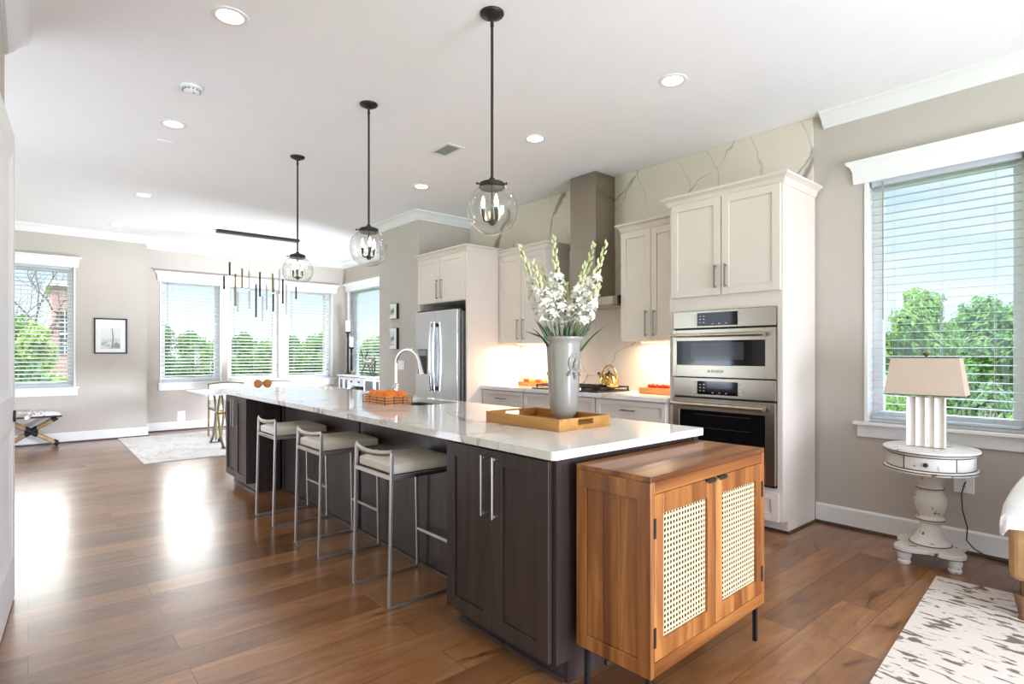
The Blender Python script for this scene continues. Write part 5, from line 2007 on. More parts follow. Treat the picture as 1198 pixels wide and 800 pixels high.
for q in ((0, 1, 2, 3), (4, 5, 6, 7)):
    for i in range(4):
        mb.bar(V[q[i]], V[q[(i + 1) % 4]], 0.005, 0.005)
mb.done('shade_trim', M['wear'], sh)
mb = MB()
mb.bar((-wt, 0, zt_ - 0.003), (wt, 0, zt_ - 0.003), 0.003)
mb.done('spider', M['gold'], sh)
MB().lathe([(0, 0.552), (0.006, 0.552), (0.008, 0.560), (0.018, 0.566), (0.020, 0.574), (0.012, 0.582), (0, 0.586)], seg=14, cap=False).done('finial', M['goldleaf'], lp, smooth=True)
tag(MB().tube([(-0.85, 4.560, 0.455), (-0.85, 4.535, 0.45), (-0.862, 4.51, 0.38), (-0.858, 4.52, 0.28), (-0.835, 4.53, 0.17), (-0.84, 4.53, 0.09), (-0.80, 4.52, 0.05), (-0.72, 4.50, 0.015), (-0.62, 4.50, 0.006), (-0.50, 4.50, 0.006), (-0.35, 4.49, 0.006)], 0.0038, 8).done('power_cord', M['rubber'], None, True, smooth=True),
    'black power cord hanging from the outlet behind the side table to the floor', 'cord')

# ------------------------------------------------------------------ right rug and armchair
rg = MB()
rg.raw([(x, y, z) for z in (0.001, 0.012) for x, y in ((-0.865, 3.93), (-0.715, 2.0), (1.30, 2.15), (1.15, 4.05))],
       [(0, 1, 2, 3), (4, 7, 6, 5), (0, 4, 5, 1), (1, 5, 6, 2), (2, 6, 7, 3), (3, 7, 4, 0)])
tag(rg.done('area_rug', M['rug'], None, True), 'cream area rug with broken brown dashes at the lower right', 'rug')

ac = thing('armchair', 'tan hide armchair with carved brown base at the right edge', 'armchair', (-0.045, 3.885, 0), 0.0)
# faces local -y ; left arm towards -x
mb = MB()
mb.box(-0.42, 0.42, -0.32, 0.34, 0.13, 0.225)
mb.done('seat_rail', M['brownw'], ac, bevel=0.02, seg=3)
mb = MB()
mb.box(-0.30, 0.30, -0.31, 0.24, 0.225, 0.43)
mb.done('seat_cushion', M['tan'], ac, bevel=0.05, seg=4)
for s in (-1, 1):
    mb = MB()
    poly = [(-0.345, 0.20), (-0.365, 0.28), (-0.37, 0.40), (-0.36, 0.50), (-0.30, 0.565), (-0.1, 0.60), (0.30, 0.62), (0.32, 0.20)]
    xa, xb = (-0.455, -0.30) if s < 0 else (0.30, 0.455)
    mb.prism(poly, 'x', xa, xb)
    mb.done('arm', M['tan'], ac, bevel=0.04, seg=4)
mb = MB()
mb.prism([(0.20, 0.225), (0.24, 0.50), (0.30, 0.94), (0.40, 0.96), (0.40, 0.225)], 'x', -0.435, 0.435)
mb.done('backrest', M['tan'], ac, bevel=0.05, seg=4)
for sx in (-1, 1):
    for yy, nm in ((-0.28, 0), (0.28, 1)):
        MB().lathe([(0, 0), (0.022, 0.0), (0.026, 0.010), (0.020, 0.030), (0.034, 0.085), (0.038, 0.115), (0.045, 0.132), (0, 0.132)], (sx * 0.405, yy, 0), 16, cap=False).done('leg', M['brownw'], ac, smooth=True)
mb = MB()
ring = []
for y, zt_ in ((-0.392, 0.455), (-0.388, 0.54), (-0.33, 0.582), (-0.22, 0.602), (-0.08, 0.622), (0.06, 0.632), (0.16, 0.638)):
    lo = 0.42
    ring.append([(-0.472, y, lo), (-0.474, y, (lo + zt_) / 2), (-0.470, y, zt_ - 0.035), (-0.445, y, zt_), (-0.37, y, zt_ + 0.006), (-0.30, y, zt_), (-0.284, y, zt_ - 0.03), (-0.283, y, max(lo + 0.03, zt_ - 0.10))])
vs = [p for r_ in ring for p in r_]
k = len(ring[0])
fs = [(i * k + j, i * k + j + 1, (i + 1) * k + j + 1, (i + 1) * k + j) for i in range(len(ring) - 1) for j in range(k - 1)]
n0 = len(vs)
bk_ = []
for x in (-0.452, -0.40, -0.20, 0.0, 0.18):
    bk_.append([(x, 0.225 + 0.0, 0.62), (x, 0.262, 0.80), (x, 0.283, 0.93), (x, 0.34, 0.976), (x, 0.405, 0.965), (x, 0.418, 0.80), (x, 0.418, 0.60)])
vs += [p for r_ in bk_ for p in r_]
k = len(bk_[0])
fs += [(n0 + i * k + j, n0 + i * k + j + 1, n0 + (i + 1) * k + j + 1, n0 + (i + 1) * k + j) for i in range(len(bk_) - 1) for j in range(k - 1)]
mb.raw([Vector(v) + Vector((-0.045, 3.885, 0)) for v in vs], fs)
tag(mb.done('throw_blanket', M['throw'], None, True, smooth=True, solidify=0.012, angle=60), 'white throw blanket draped over the arm and back of the tan armchair', 'blanket')

# ------------------------------------------------------------------ far end: bench, picture, rug
bn = thing('bench', 'low bench with spotted grey cushion on crossed tan wooden legs under the far left window', 'bench', (-10.07, 0.035, 0), R(90))
hw, hd = 0.325, 0.155     # half length (world y), half depth
for sy in (-1, 1):
    y = sy * (hd - 0.025)
    for s in (-1, 1):
        lg = MB().tube([(s * -0.285, y + s * 0.012, 0.030), (s * 0.285, y + s * 0.012, 0.405)], 0.021, 12).done('leg', M['benchwood'], bn, smooth=True)
        d_ = Vector((s * 0.57, 0, 0.375)).normalized()
        for a, b in (((s * -0.285, y + s * 0.012, 0.030), 0.055), ((s * 0.270, y + s * 0.012, 0.395), -0.06)):
            p = Vector(a)
            MB().tube([p, p + d_ * b], 0.025, 12).done('leather_cap', M['black'], lg, smooth=True)
    mb = MB()
    for s in (-1, 1):
        d_ = Vector((s * 0.57, 0, 0.375)).normalized()
        c = Vector((0, y + s * 0.012, 0.2175))
        mb.tube([c - d_ * 0.075, c + d_ * 0.075], 0.0255, 12)
    mb.done('leather_binding', M['black'], bn, smooth=True)
MB().box(-hw, hw, -hd, hd, 0.408, 0.432).done('seat_board', M['black'], bn, bevel=0.004)
mb = MB()
n, m_ = 34, 14
V = []
for i in range(n + 1):
    for j in range(m_ + 1):
        u, v = i / n, j / m_
        x, y = (u * 2 - 1) * hw, (v * 2 - 1) * hd
        e = min(1.0, 4.5 * min(u, 1 - u)) ** 0.5 * min(1.0, 5 * min(v, 1 - v)) ** 0.5
        tuft = 0.010 * abs(math.sin(u * PI * 5)) * e
        V.append((x, y, 0.435 + 0.062 * e + tuft - 0.008))
F_ = [(i * (m_ + 1) + j, (i + 1) * (m_ + 1) + j, (i + 1) * (m_ + 1) + j + 1, i * (m_ + 1) + j + 1) for i in range(n) for j in range(m_)]
nb = len(V)
V += [(-hw, -hd, 0.432), (hw, -hd, 0.432), (hw, hd, 0.432), (-hw, hd, 0.432)]
mb.raw(V, F_ + [(nb, nb + 3, nb + 2, nb + 1)])
mb.done('cushion', M['benchfab'], bn, smooth=True, angle=60)


def framed(label, loc, rz, w, h, fr, depth, frame_m, art_m, name='picture_frame', board=True):
    r = thing(name, label, 'picture', loc, rz)
    mb = MB()
    mb.box(-w / 2, w / 2, -depth, -0.001, h / 2 - fr, h / 2)
    mb.box(-w / 2, w / 2, -depth, -0.001, -h / 2, -h / 2 + fr)
    mb.box(-w / 2, -w / 2 + fr, -depth, -0.001, -h / 2 + fr, h / 2 - fr)
    mb.box(w / 2 - fr, w / 2, -depth, -0.001, -h / 2 + fr, h / 2 - fr)
    mb.done('frame', frame_m, r, bevel=0.002)
    MB().box(-w / 2 + fr, w / 2 - fr, -depth * 0.45, -0.001, -h / 2 + fr, h / 2 - fr).done('mat_board', M['mat_board'], r)
    return r


pf = framed('black framed grey landscape print on the far wall', (FX1, 0.94, 1.539), R(90), 0.405, 0.525, 0.018, 0.022, M['black'], None)
o = MB().box(-0.118, 0.118, -0.0115, -0.010, -0.002, 0.30).done('print', M['print'], pf)
o.location = (0, 0, -0.185)
mb = MB()
mb.tube([(0.018, -0.0122, -0.17), (0.030, -0.0122, -0.02), (0.016, -0.0122, 0.115)], [0.010, 0.008, 0.005], 6)
for x, z, r_ in ((0.07, -0.13, 0.030), (0.095, -0.145, 0.022), (0.05, -0.15, 0.020), (-0.112, -0.12, 0.005)):
    mb.sphere((x, -0.0118, z), r_, 10, 6, (1, 0.03, 1.3))
mb.done('printed_trees', M['grey_plastic'], pf)
for lab, z, h, in (('upper small white box frame with dark sides on the wall by the refrigerator', 1.845, 0.205), ('lower taller white box frame with dark sides above the light switches', 1.478, 0.285)):
    r = thing('box_frame', lab, 'picture', (-6.795, 3.76, z), 0, 'pair of box frames by the refrigerator')
    w, dp = 0.20, 0.040
    mb = MB()
    mb.box(-w / 2, w / 2, -dp, -0.001, -h / 2, h / 2)
    mb.done('box', M['bronze'], r, bevel=0.002)
    MB().box(-w / 2 + 0.004, w / 2 - 0.004, -dp - 0.003, -dp, -h / 2 + 0.004, h / 2 - 0.004).done('mat_board', M['mat_board'], r)
    MB().box(-0.055, 0.045, -dp - 0.005, -dp - 0.003, -h / 2 + 0.05, h / 2 - 0.05).done('print', M['print'], r)
    MB().box(-0.082, -0.072, -dp - 0.005, -dp - 0.003, -h / 2 + 0.02, h / 2 - 0.02).done('spine_line', M['bronze'], r)

tag(MB().box(-10.22, -7.70, 1.02, 4.10, 0.001, 0.010).done('dining_rug', M['rug2'], None, True), 'pale rug with grey marbled lines under the dining table', 'rug')

# ------------------------------------------------------------------ dining table and chairs
dt = thing('dining_table', 'white topped dining table on curved brass trestle legs beyond the island', 'table', (-8.53, 2.66, 0.010))
MB().box(-9.10, -7.96, 1.71, 3.62, 0.738, 0.760).done('tabletop', M['sage'], dt, True, bevel=0.003)
for yy in (2.03, 3.28):
    for yo in (-0.05, 0.05):
        y = yy + yo
        for s in (-1, 1):
            xc = -8.55
            P_ = []
            for k in range(17):
                t_ = k / 16
                z = 0.030 + t_ * 0.704
                # lyre: wide foot, pinched waist, wide top
                wv = 0.055 + 0.21 * abs(t_ - 0.62) ** 1.25 / 0.62 ** 1.25 + 0.07 * max(0, 0.12 - t_) / 0.12
                P_.append((xc + s * wv, y, z))
            MB().tube(P_, 0.017, 10).done('leg', M['goldleaf'] if s > 0 else M['pewter'], dt, True, smooth=True)
    MB().box(-8.63, -8.47, yy - 0.075, yy + 0.075, 0.445, 0.470).done('waist_plate', M['gold'], dt, True, bevel=0.004)
    MB().box(-8.86, -8.24, yy - 0.07, yy + 0.07, 0.726, 0.738).done('top_bracket', M['goldleaf'], dt, True)
    for s in (-1, 1):
        MB().box(-8.55 + s * 0.33 - 0.06, -8.55 + s * 0.33 + 0.06, yy - 0.07, yy + 0.07, 0.010, 0.022).done('foot', M['pewter'], dt, True, bevel=0.003)


def dining_chair(label, x, y, rz):
    r = thing('dining_chair', label, 'chair', (x, y, 0.010), rz, 'dining chairs')
    # faces local -y
    w = 0.26
    for sx in (-1, 1):
        MB().bar((sx * (w - 0.015), -0.22, 0), (sx * (w - 0.015), -0.22, 0.43), 0.026).done('leg', M['goldleaf'], r, bevel=0.003)
        MB().bar((sx * (w - 0.015), 0.24, 0), (sx * (w - 0.015), 0.21, 0.80), 0.026).done('leg', M['goldleaf'], r, bevel=0.003)
    MB().box(-w, w, -0.245, 0.225, 0.415, 0.437).done('seat_frame', M['goldleaf'], r, bevel=0.003)
    MB().box(-w + 0.01, w - 0.01, -0.24, 0.20, 0.437, 0.50).done('seat', M['throw'], r, bevel=0.02, seg=3)
    P_ = [(-w + 2 * w * k / 10, 0.212 + 0.03 * math.sin(PI * k / 10), 0.800 + 0.022 * math.sin(PI * k / 10)) for k in range(11)]
    MB().tube(P_, 0.014, 8, flat=(1, 0.8)).done('back_rail', M['goldleaf'], r, smooth=True)
    P_ = [(p[0] * 0.95, p[1] - 0.002, p[2]) for p in P_]
    mb = MB()
    for a, b in zip(P_[:-1], P_[1:]):
        pass
    vs, fs = [], []
    for p in P_:
        for yo in (-0.018, 0.018):
            for z in (0.56, p[2] - 0.014):
                vs.append((p[0], p[1] + yo, z))
    for k in range(10):
        a, b = 4 * k, 4 * k + 4
        fs += [(a, a + 1, b + 1, b), (a + 2, b + 2, b + 3, a + 3), (a + 1, a + 3, b + 3, b + 1), (a, b, b + 2, a + 2)]
    fs += [(0, 2, 3, 1), (40, 41, 43, 42)]
    mb.raw(vs, fs)
    mb.done('backrest', M['throw'], r, bevel=0.005)
    return r


dc = dining_chair('brass framed dining chair with white back, nearest the left end of the dining table', -9.36, 2.35, R(-90))
dc.rotation_euler = (0, 0, R(90))
dup(dc, (-9.36, 3.10, 0.010), R(90), None, 'brass framed dining chair with white back behind the two rust balls')
ball = None
for y, lab in ((2.565, 'left woven rust ball on the dining table'), (2.700, 'right woven rust ball on the dining table')):
    if ball is None:
        ball = thing('decorative_ball', lab, 'ornament', (-8.72, y, 0.770 + 0.064), 0, 'woven balls on the dining table')
        mb = MB()
        mb.sphere((0, 0, 0), 0.062, 24, 16)
        o = mb.done('ball', M['rust'], ball, smooth=True)
        mb = MB()
        for k in range(7):
            Tm = Matrix.Rotation(k * 0.9, 4, 'X') @ Matrix.Rotation(k * 1.3, 4, 'Z')
            mb.tube([Tm @ Vector((0.0625 * math.cos(2 * PI * q / 24), 0.0625 * math.sin(2 * PI * q / 24), 0)) for q in range(25)], 0.003, 5)
        mb.done('wrapped_strands', M['crate'], ball, smooth=True)
    else:
        dup(ball, (-8.72, y, 0.770 + 0.064), 1.0, None, lab)

# ------------------------------------------------------------------ console, candles, deer
cs = thing('console_cabinet', 'pale grey console cabinet with drawer and glass doors under the corner window', 'cabinet', (-9.35, 4.58, 0))
cx0, cx1, cy0, cy1 = -10.17, -8.30, 4.43, 4.78
MB().box(cx0 - 0.02, cx1 + 0.02, cy0 - 0.02, cy1 + 0.01, 0.855, 0.89).done('top', M['console'], cs, True, bevel=0.005)
mb = MB()
mb.box(cx0, cx1, cy0 + 0.02, cy1, 0.06, 0.10)
mb.box(cx0, cx1, cy1 - 0.02, cy1, 0.10, 0.855)
for x in (cx0, cx0 + 0.42, cx0 + 1.02, cx1 - 0.42, cx1 - 0.02):
    mb.box(x, x + 0.02, cy0 + 0.02, cy1 - 0.02, 0.10, 0.855)
mb.done('carcass', M['console'], cs, True)
for x in (cx0 + 0.03, cx1 - 0.03):
    for y in (cy0 + 0.04, cy1 - 0.03):
        MB().bar((x, y, 0), (x, y, 0.06), 0.05).done('foot', M['console'], cs, True)
for a, b in ((cx0 + 0.01, cx0 + 0.215), (cx0 + 0.225, cx0 + 0.43), (cx1 - 0.43, cx1 - 0.225), (cx1 - 0.215, cx1 - 0.01), (cx0 + 1.04, cx1 - 0.435)):
    mb = MB()
    t_ = 0.04
    mb.box(a, a + t_, cy0, cy0 + 0.02, 0.11, 0.845)
    mb.box(b - t_, b, cy0, cy0 + 0.02, 0.11, 0.845)
    mb.box(a + t_, b - t_, cy0, cy0 + 0.02, 0.805, 0.845)
    mb.box(a + t_, b - t_, cy0, cy0 + 0.02, 0.11, 0.15)
    dr = mb.done('door', M['console'], cs, True, bevel=0.002)
    MB().box(a + t_, b - t_, cy0 + 0.010, cy0 + 0.014, 0.15, 0.805).done('door_glass', M['ovenwin'], dr, True)
for z0_, z1_ in ((0.70, 0.845), (0.33, 0.46), (0.12, 0.32)):
    d_ = shaker(MB(), cx0 + 0.445, cx0 + 1.015, z0_, z1_, cy0, 0.025).done('drawer', M['console'], cs, True, bevel=0.002)
    for x in (cx0 + 0.58, cx0 + 0.88):
        MB().sphere((x, cy0 - 0.012, (z0_ + z1_) / 2), 0.018, 12, 8).done('knob', M['black'], d_, True, smooth=True)
MB().box(cx0 + 0.44, cx0 + 1.02, cy0 + 0.16, cy0 + 0.17, 0.46, 0.70).done('niche_back', M['bronze'], cs, True)
mb = MB()
for k in range(9):
    mb.box(cx0 + 0.50 + k * 0.055, cx0 + 0.54 + k * 0.055, cy0 + 0.03, cy0 + 0.14, 0.465, 0.60 + 0.02 * ((k * 7) % 4))
mb.done('niche_contents', M['bark'], cs, True)

for x, y, zc, hc, r_, lab in ((-10.13, 4.60, 1.69, 0.21, 0.042, 'taller black candlestick with a thick white candle in the corner'),
                              (-10.02, 4.62, 1.395, 0.19, 0.038, 'shorter black candlestick with white candle, right of the taller one')):
    r = thing('candlestick', lab, 'candlestick', (x, y, 0.89), 0, 'black candlesticks on the console')
    z = zc - 0.89
    MB().lathe([(0, 0), (0.070, 0), (0.072, 0.012), (0.030, 0.03), (0.022, 0.06), (0.018, 0.20), (0.020, z * 0.55), (0.016, z - 0.12), (0.024, z - 0.06), (0.018, z - 0.04), (0.050, z - 0.012), (0.052, z), (0, z)], seg=18, cap=False).done('stand', M['black'], r, smooth=True)
    c = MB().lathe([(0, z), (r_, z), (r_, z + hc - 0.006), (r_ * 0.9, z + hc), (0, z + hc - 0.008)], seg=18, cap=False).done('candle', M['wax'], r, smooth=True)
    MB().tube([(0, 0, z + hc - 0.01), (0.002, 0, z + hc + 0.012)], 0.0015, 5).done('wick', M['black'], c)
tl = thing('tealight', 'small glass candle between the candlesticks and the deer figure', 'candle', (-9.80, 4.56, 0.89))
MB().lathe([(0, 0), (0.040, 0), (0.046, 0.01), (0.046, 0.085), (0.042, 0.085), (0.042, 0.012), (0, 0.012)], seg=18, cap=False).done('cup', M['globe'], tl, smooth=True)
MB().lathe([(0, 0.013), (0.040, 0.013), (0.040, 0.055), (0, 0.056)], seg=18, cap=False).done('wax', M['yellow'], tl, smooth=True)

dg = thing('deer_figurine', 'dark metal standing deer figure with antlers on the console', 'figurine', (-9.20, 4.58, 0.89), R(0))
V = [(0.15, 0, 0.235), (0.05, 0, 0.225), (-0.05, 0, 0.235), (-0.12, 0, 0.255), (-0.18, 0, 0.285), (-0.225, 0, 0.275), (-0.265, 0, 0.245), (-0.29, 0, 0.225),
     (-0.105, 0.035, 0.17), (-0.075, 0.045, 0.09), (-0.045, 0.05, 0.016), (-0.125, -0.035, 0.17), (-0.175, -0.045, 0.09), (-0.215, -0.05, 0.016),
     (0.135, 0.035, 0.17), (0.105, 0.045, 0.09), (0.075, 0.05, 0.016), (0.155, -0.035, 0.17), (0.195, -0.045, 0.09), (0.225, -0.05, 0.016),
     (0.175, 0, 0.30), (0.185, 0, 0.365),
     (-0.205, 0.030, 0.335), (-0.205, -0.030, 0.335)]
E_ = [(0, 1), (1, 2), (2, 3), (3, 4), (4, 5), (5, 6), (6, 7), (3, 8), (8, 9), (9, 10), (3, 11), (11, 12), (12, 13), (0, 14), (14, 15), (15, 16), (0, 17), (17, 18), (18, 19), (0, 20), (20, 21), (5, 22), (5, 23)]
RR = [0.048, 0.050, 0.050, 0.046, 0.034, 0.034, 0.026, 0.018, 0.020, 0.013, 0.011, 0.020, 0.013, 0.011, 0.020, 0.013, 0.011, 0.020, 0.013, 0.011, 0.014, 0.007, 0.009, 0.009]
me = bpy.data.meshes.new('body')
me.from_pydata(V, E_, [])
ob = bpy.data.objects.new('body', me)
COL.objects.link(ob)
sm = ob.modifiers.new('skin', 'SKIN')
for i, v in enumerate(me.skin_vertices[0].data):
    v.radius = (RR[i], RR[i])
    v.use_root = i == 1
ob.modifiers.new('sub', 'SUBSURF').render_levels = 2
bpy.context.view_layer.update()
nm = bpy.data.meshes.new_from_object(ob.evaluated_get(bpy.context.evaluated_depsgraph_get()))
bpy.data.objects.remove(ob)
for p in nm.polygons:
    p.use_smooth = True
nm.materials.clear()
nm.materials.append(M['pewter'])
nm.name = 'body'
ob = bpy.data.objects.new('body', nm)
COL.objects.link(ob)
ob.parent = dg
for s in (-1, 1):
    mb = MB()
    mb.tube([(-0.205, s * 0.018, 0.30), (-0.195, s * 0.05, 0.38), (-0.210, s * 0.07, 0.46)], [0.008, 0.007, 0.003], 6)
    mb.tube([(-0.197, s * 0.045, 0.37), (-0.24, s * 0.06, 0.43)], [0.006, 0.003], 6)
    mb.tube([(-0.200, s * 0.058, 0.41), (-0.16, s * 0.075, 0.47)], [0.006, 0.003], 6)
    mb.done('antler', M['black'], dg, smooth=True)
MB().box(-0.24, 0.24, -0.075, 0.075, 0, 0.014).done('plinth', M['black'], dg, bevel=0.003)

# ------------------------------------------------------------------ outdoors
GZ = -3.2
o = MB()
o.box(-420, 300, -350, 420, GZ - 0.3, GZ)
struct(o.done('ground', M['lawn']))


def crown_mesh(name, seed, blobs, n, leaf, mat):
    """leaf blades scattered over overlapping lobes"""
    rng = random.Random(seed)
    vs, fs = [], []
    tot = sum(b[3] ** 2 for b in blobs)
    for (cx, cy, cz, br) in blobs:
        for _ in range(int(n * br * br / tot)):
            u = rng.uniform(-1, 1)
            a = rng.uniform(0, 2 * PI)
            s_ = math.sqrt(1 - u * u)
            d = Vector((s_ * math.cos(a), s_ * math.sin(a), u))
            nz = mnoise.noise(d * 2.3 + Vector((cx, cy, cz)) * 1.7)
            r_ = br * (0.80 + 0.45 * nz) * rng.uniform(0.72, 1.06)
            p = Vector((cx, cy, cz)) + Vector((d.x * r_, d.y * r_, d.z * r_ * 0.88))
            nrm = (d + Vector((rng.gauss(0, .55), rng.gauss(0, .55), rng.gauss(0, .55) + 0.3))).normalized()
            t1 = nrm.cross(Vector((rng.random(), rng.random(), rng.random()))).normalized()
            t2 = nrm.cross(t1)
            l = leaf * rng.uniform(0.6, 1.35)
            k = len(vs)
            vs += [p - t1 * l, p - t2 * l * 0.5, p + t1 * l, p + t2 * l * 0.5]
            fs.append((k, k + 1, k + 2, k + 3))
    me = bpy.data.meshes.new(name)
    me.from_pydata(vs, [], fs)
    me.materials.append(mat)
    return me


def blobset(seed, n, spread, h0, h1, r0, r1):
    rng = random.Random(seed)
    out = []
    for k in range(n):
        a = rng.uniform(0, 2 * PI)
        t_ = rng.random()
        sp = spread * (1 - 0.55 * t_) * math.sqrt(rng.random())
        out.append((sp * math.cos(a), sp * math.sin(a), h0 + (h1 - h0) * t_, rng.uniform(r0, r1) * (1 - 0.3 * t_)))
    return out


KINDS = {
    'maple_tree': (crown_mesh('crown', 1, blobset(1, 16, 2.2, 2.6, 6.8, 0.9, 1.6), 15000, 0.125, M['leafA']), 3.0),
    'oak_tree': (crown_mesh('crown', 2, blobset(2, 18, 2.6, 2.4, 6.6, 1.0, 1.7), 15000, 0.125, M['leafB']), 3.0),
    'poplar_tree': (crown_mesh('crown', 3, blobset(3, 15, 1.3, 1.8, 7.4, 0.7, 1.2), 11000, 0.12, M['leafC']), 2.5),
    'shrub': (crown_mesh('crown', 4, blobset(4, 11, 1.2, 0.5, 2.4, 0.6, 0.95), 8000, 0.085, M['leafC']), 0.6),
    'bush': (crown_mesh('crown', 5, blobset(5, 12, 1.4, 0.5, 2.3, 0.7, 1.0), 8000, 0.09, M['leafA']), 0.6),
    'hedge_bush': (crown_mesh('crown', 6, blobset(6, 12, 1.4, 0.5, 2.5, 0.7, 1.0), 8000, 0.09, M['leafD']), 0.6),
}
TRUNK = {}
for k, (cm, hgt) in KINDS.items():
    mb = MB()
    rng = random.Random(len(k))
    mb.tube([(0, 0, 0), (0.05, 0.02, hgt * 0.5), (-0.03, 0.04, hgt)], [0.16, 0.12, 0.09] if hgt > 1 else [0.06, 0.05, 0.03], 8)
    for q in range(6):
        a = rng.uniform(0, 6.28)
        mb.tube([(0, 0, hgt * 0.75), (0.7 * math.cos(a) * hgt / 3, 0.7 * math.sin(a) * hgt / 3, hgt * 1.15), (1.4 * math.cos(a) * hgt / 3, 1.4 * math.sin(a) * hgt / 3, hgt * 1.7)], [0.06, 0.04, 0.015], 6)
    o = mb.done('trunk', M['bark'])
    TRUNK[k] = o.data
    bpy.data.objects.remove(o)


def plant(kind, label, x, y, s, rz, group, z=GZ):
    r = thing(kind, label, 'tree' if 'tree' in kind else 'bush', (x, y, z), rz, group)
    r.scale = s if isinstance(s, tuple) else (s, s, s)
    for nm, me in (('crown', KINDS[kind][0]), ('trunk', TRUNK[kind])):
        c = bpy.data.objects.new(nm, me)
        COL.objects.link(c)
        c.parent = r
    return r


GR, GB, GL, GC = 'trees outside the right window', 'trees outside the three windows', 'trees outside the far left window', 'trees outside the corner window'
# right window, looking along +y
BR = 'bushes outside the right window'
plant('maple_tree', 'bright green leafy tree at the left in the right window', -6.5, 26.0, (0.68, 0.68, 1.0), 0.3, GR)
plant('oak_tree', 'green leafy tree at the right in the right window', -5.0, 31.6, (0.82, 0.78, 0.97), 1.5, GR)
plant('oak_tree', 'darker green tree set back between the two front trees in the right window', -7.4, 40.0, (1.1, 1.0, 0.95), 2.9, GR)
plant('maple_tree', 'green tree showing along the left frame of the right window', -10.9, 33.0, (0.7, 0.7, 0.95), 5.0, GR)
plant('bush', 'green bush low behind the left of the lampshade in the right window', -4.5, 16.0, (0.55, 0.55, 1.28), 0.0, BR)
plant('bush', 'green bush low at the right of the lamp in the right window', -1.8, 16.0, (0.55, 0.55, 1.2), 2.0, BR)
plant('hedge_bush', 'dusty green bush right behind the lamp in the right window', -3.4, 20.3, (0.62, 0.62, 1.42), 1.0, BR)
plant('hedge_bush', 'dusty green bush at the lower left corner of the right window', -6.4, 20.3, (0.62, 0.62, 1.4), 3.0, BR)
tw = thing('twiggy_shrub', 'bare twiggy shrub in front of the green bushes in the right window', 'bush', (-2.25, 13.2, GZ))
mb = MB()
rng = random.Random(8)
for k in range(90):
    a = rng.uniform(0, 6.28)
    r_ = rng.uniform(0.1, 1.0)
    b = Vector((0.15 * math.cos(a), 0.15 * math.sin(a), 0))
    t_ = Vector((r_ * math.cos(a), r_ * math.sin(a), rng.uniform(2.3, 3.55)))
    m1 = b.lerp(t_, 0.55) + Vector((rng.gauss(0, .1), rng.gauss(0, .1), 0.2))
    mb.tube([b, m1, t_], [0.02, 0.013, 0.005], 4, cap=False)
mb.done('twigs', M['twig'], tw, clean=False)

# three windows, looking along -x
for i, (kind, lab, x, y, s) in enumerate((
        ('oak_tree', 'tall dark tree at the left edge of the left window of the three', -34, 5.2, (0.5, 0.48, 0.86)),
        ('oak_tree', 'deep green tree in the left window of the three', -38.5, 7.4, (0.5, 0.56, 0.82)),
        ('maple_tree', 'green tree between the left and middle windows of the three', -34, 7.9, (0.5, 0.48, 0.76)),
        ('oak_tree', 'deep green tree filling the middle window of the three', -38.5, 10.4, (0.5, 0.56, 0.82)),
        ('maple_tree', 'green tree at the right of the middle window of the three', -34, 10.6, (0.5, 0.48, 0.77)),
        ('oak_tree', 'dark tree at the left of the right window of the three', -38.5, 13.4, (0.5, 0.56, 0.80)),
        ('maple_tree', 'bright tree in the centre of the right window of the three', -34, 13.3, (0.5, 0.48, 0.82)),
        ('oak_tree', 'deep green tree at the right edge of the right window of the three', -38.5, 16.4, (0.5, 0.56, 0.84)))):
    plant(kind, lab, x, y, s, i * PI, GB)
for i, (kind, lab, x, y, s) in enumerate((
        ('shrub', 'pale yellow green shrub low in the left window of the three', -24, 5.2, (0.5, 0.5, 1.36)),
        ('hedge_bush', 'dusty green bush at the left of the left window of the three', -27, 3.8, (0.5, 0.5, 1.30)),
        ('shrub', 'yellow green shrub at the right side of the left window of the three', -27, 6.8, (0.5, 0.5, 1.30)),
        ('hedge_bush', 'dusty green bush low in the middle window of the three', -24, 7.7, (0.5, 0.5, 1.20)),
        ('bush', 'green bush at the right of the middle window of the three', -27, 9.5, (0.5, 0.5, 1.28)),
        ('bush', 'rounded green bush low in the right window of the three', -24, 10.3, (0.5, 0.5, 1.22)),
        ('hedge_bush', 'dusty green bush at the right of the right window of the three', -27, 12.3, (0.5, 0.5, 1.25)))):
    plant(kind, lab, x, y, s, i * PI / 2, 'bushes outside the three windows')
# corner window
plant('maple_tree', 'bright green tree seen in the corner window above the deer', -29, 14.6, (0.6, 0.5, 0.78), 0.0, GC)
plant('bush', 'green bush low in the corner window behind the deer', -20.5, 10.6, (0.6, 0.6, 1.25), 0.4, 'bush outside the corner window')
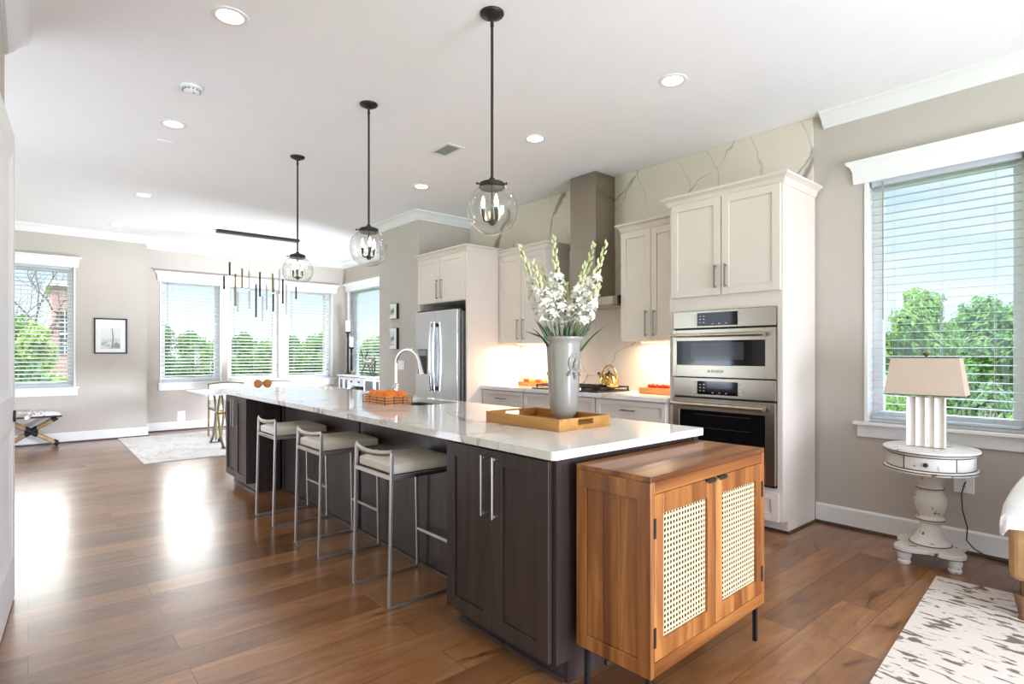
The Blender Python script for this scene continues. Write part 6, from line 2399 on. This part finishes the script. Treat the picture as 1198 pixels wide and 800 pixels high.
# far left window
plant('poplar_tree', 'yellow green tree in front of the brick building in the far left window', -23.5, 0.35, (0.5, 0.5, 0.70), 0.4, GL)
plant('oak_tree', 'deep green tree at the left side of the far left window', -28.5, -0.35, (0.5, 0.55, 0.84), 0.0, GL)
plant('hedge_bush', 'dusty green bush low in the far left window', -19.5, 0.0, (0.5, 0.5, 1.5), 0.4, 'bushes outside the far left window')
plant('hedge_bush', 'dusty green bush below the brick building in the far left window', -16.5, 0.95, (0.4, 0.4, 1.25), 1.9, 'bushes outside the far left window')
bt = thing('bare_tree', 'leafless tree with dark curving branches against the sky in the far left window', 'tree', (-34.5, 0.1, GZ))
bt.scale = (0.9, 0.9, 1.15)
mb = MB()
rng = random.Random(21)


def limb(p, d, ln, r_, depth):
    pts = [Vector(p)]
    d = Vector(d).normalized()
    for k in range(5):
        d = (d + Vector((rng.gauss(0, .22), rng.gauss(0, .22), rng.gauss(0.03, .16)))).normalized()
        pts.append(pts[-1] + d * ln / 5)
    mb.tube(pts, [r_ * (1 - 0.13 * k) for k in range(6)], 5, cap=False)
    if depth:
        for k in range(4):
            q = pts[2 + (k % 4)]
            nd = (d + Vector((rng.gauss(0, .7), rng.gauss(0, .7), rng.gauss(0.15, .5)))).normalized()
            limb(q, nd, ln * 0.62, r_ * 0.52, depth - 1)


limb((0, 0, 0), (0, 0, 1), 3.6, 0.14, 0)
for k in range(5):
    a = 1.3 * k
    limb((0, 0, 3.3), (0.75 * math.cos(a), 0.9 * math.sin(a), 0.75), 3.4, 0.075, 3)
mb.done('branches', M['bark'], bt, clean=False)

bd_ = thing('brick_building', 'red brick townhouse with dark paned windows seen through the far left window', 'building', (-40.0, 3.2, GZ))
X0, Y0b, Y1b = -40.0, 1.0, 5.2
zt_ = 5.0
holes = [(2.35, 3.05, 0.4, 1.5), (2.35, 3.05, 2.6, 4.1)]
MB().box(X0 - 6, X0, Y0b, Y1b, GZ, zt_).done('wall', M['brick'], bd_, True)
MB().box(X0 - 6.2, X0 + 0.25, Y0b - 0.25, Y1b + 0.2, zt_, zt_ + 0.28).done('cornice', M['trim'], bd_, True)
for z0_, z1_ in ((-1.75, -0.35), (1.2, 3.6)):
    for y0_ in (1.32, 3.4):
        wf = MB().box(X0 - 0.02, X0 + 0.03, y0_, y0_ + 0.46, z0_, z1_).done('window', M['ovenwin'], bd_, True)
        mb = MB()
        mb.box(X0 + 0.03, X0 + 0.05, y0_ + 0.22, y0_ + 0.26, z0_, z1_)
        for k in range(1, 4):
            zz = z0_ + (z1_ - z0_) * k / 4
            mb.box(X0 + 0.03, X0 + 0.05, y0_, y0_ + 0.46, zz - 0.03, zz + 0.03)
        mb.done('glazing_bars', M['trim'], wf, True)
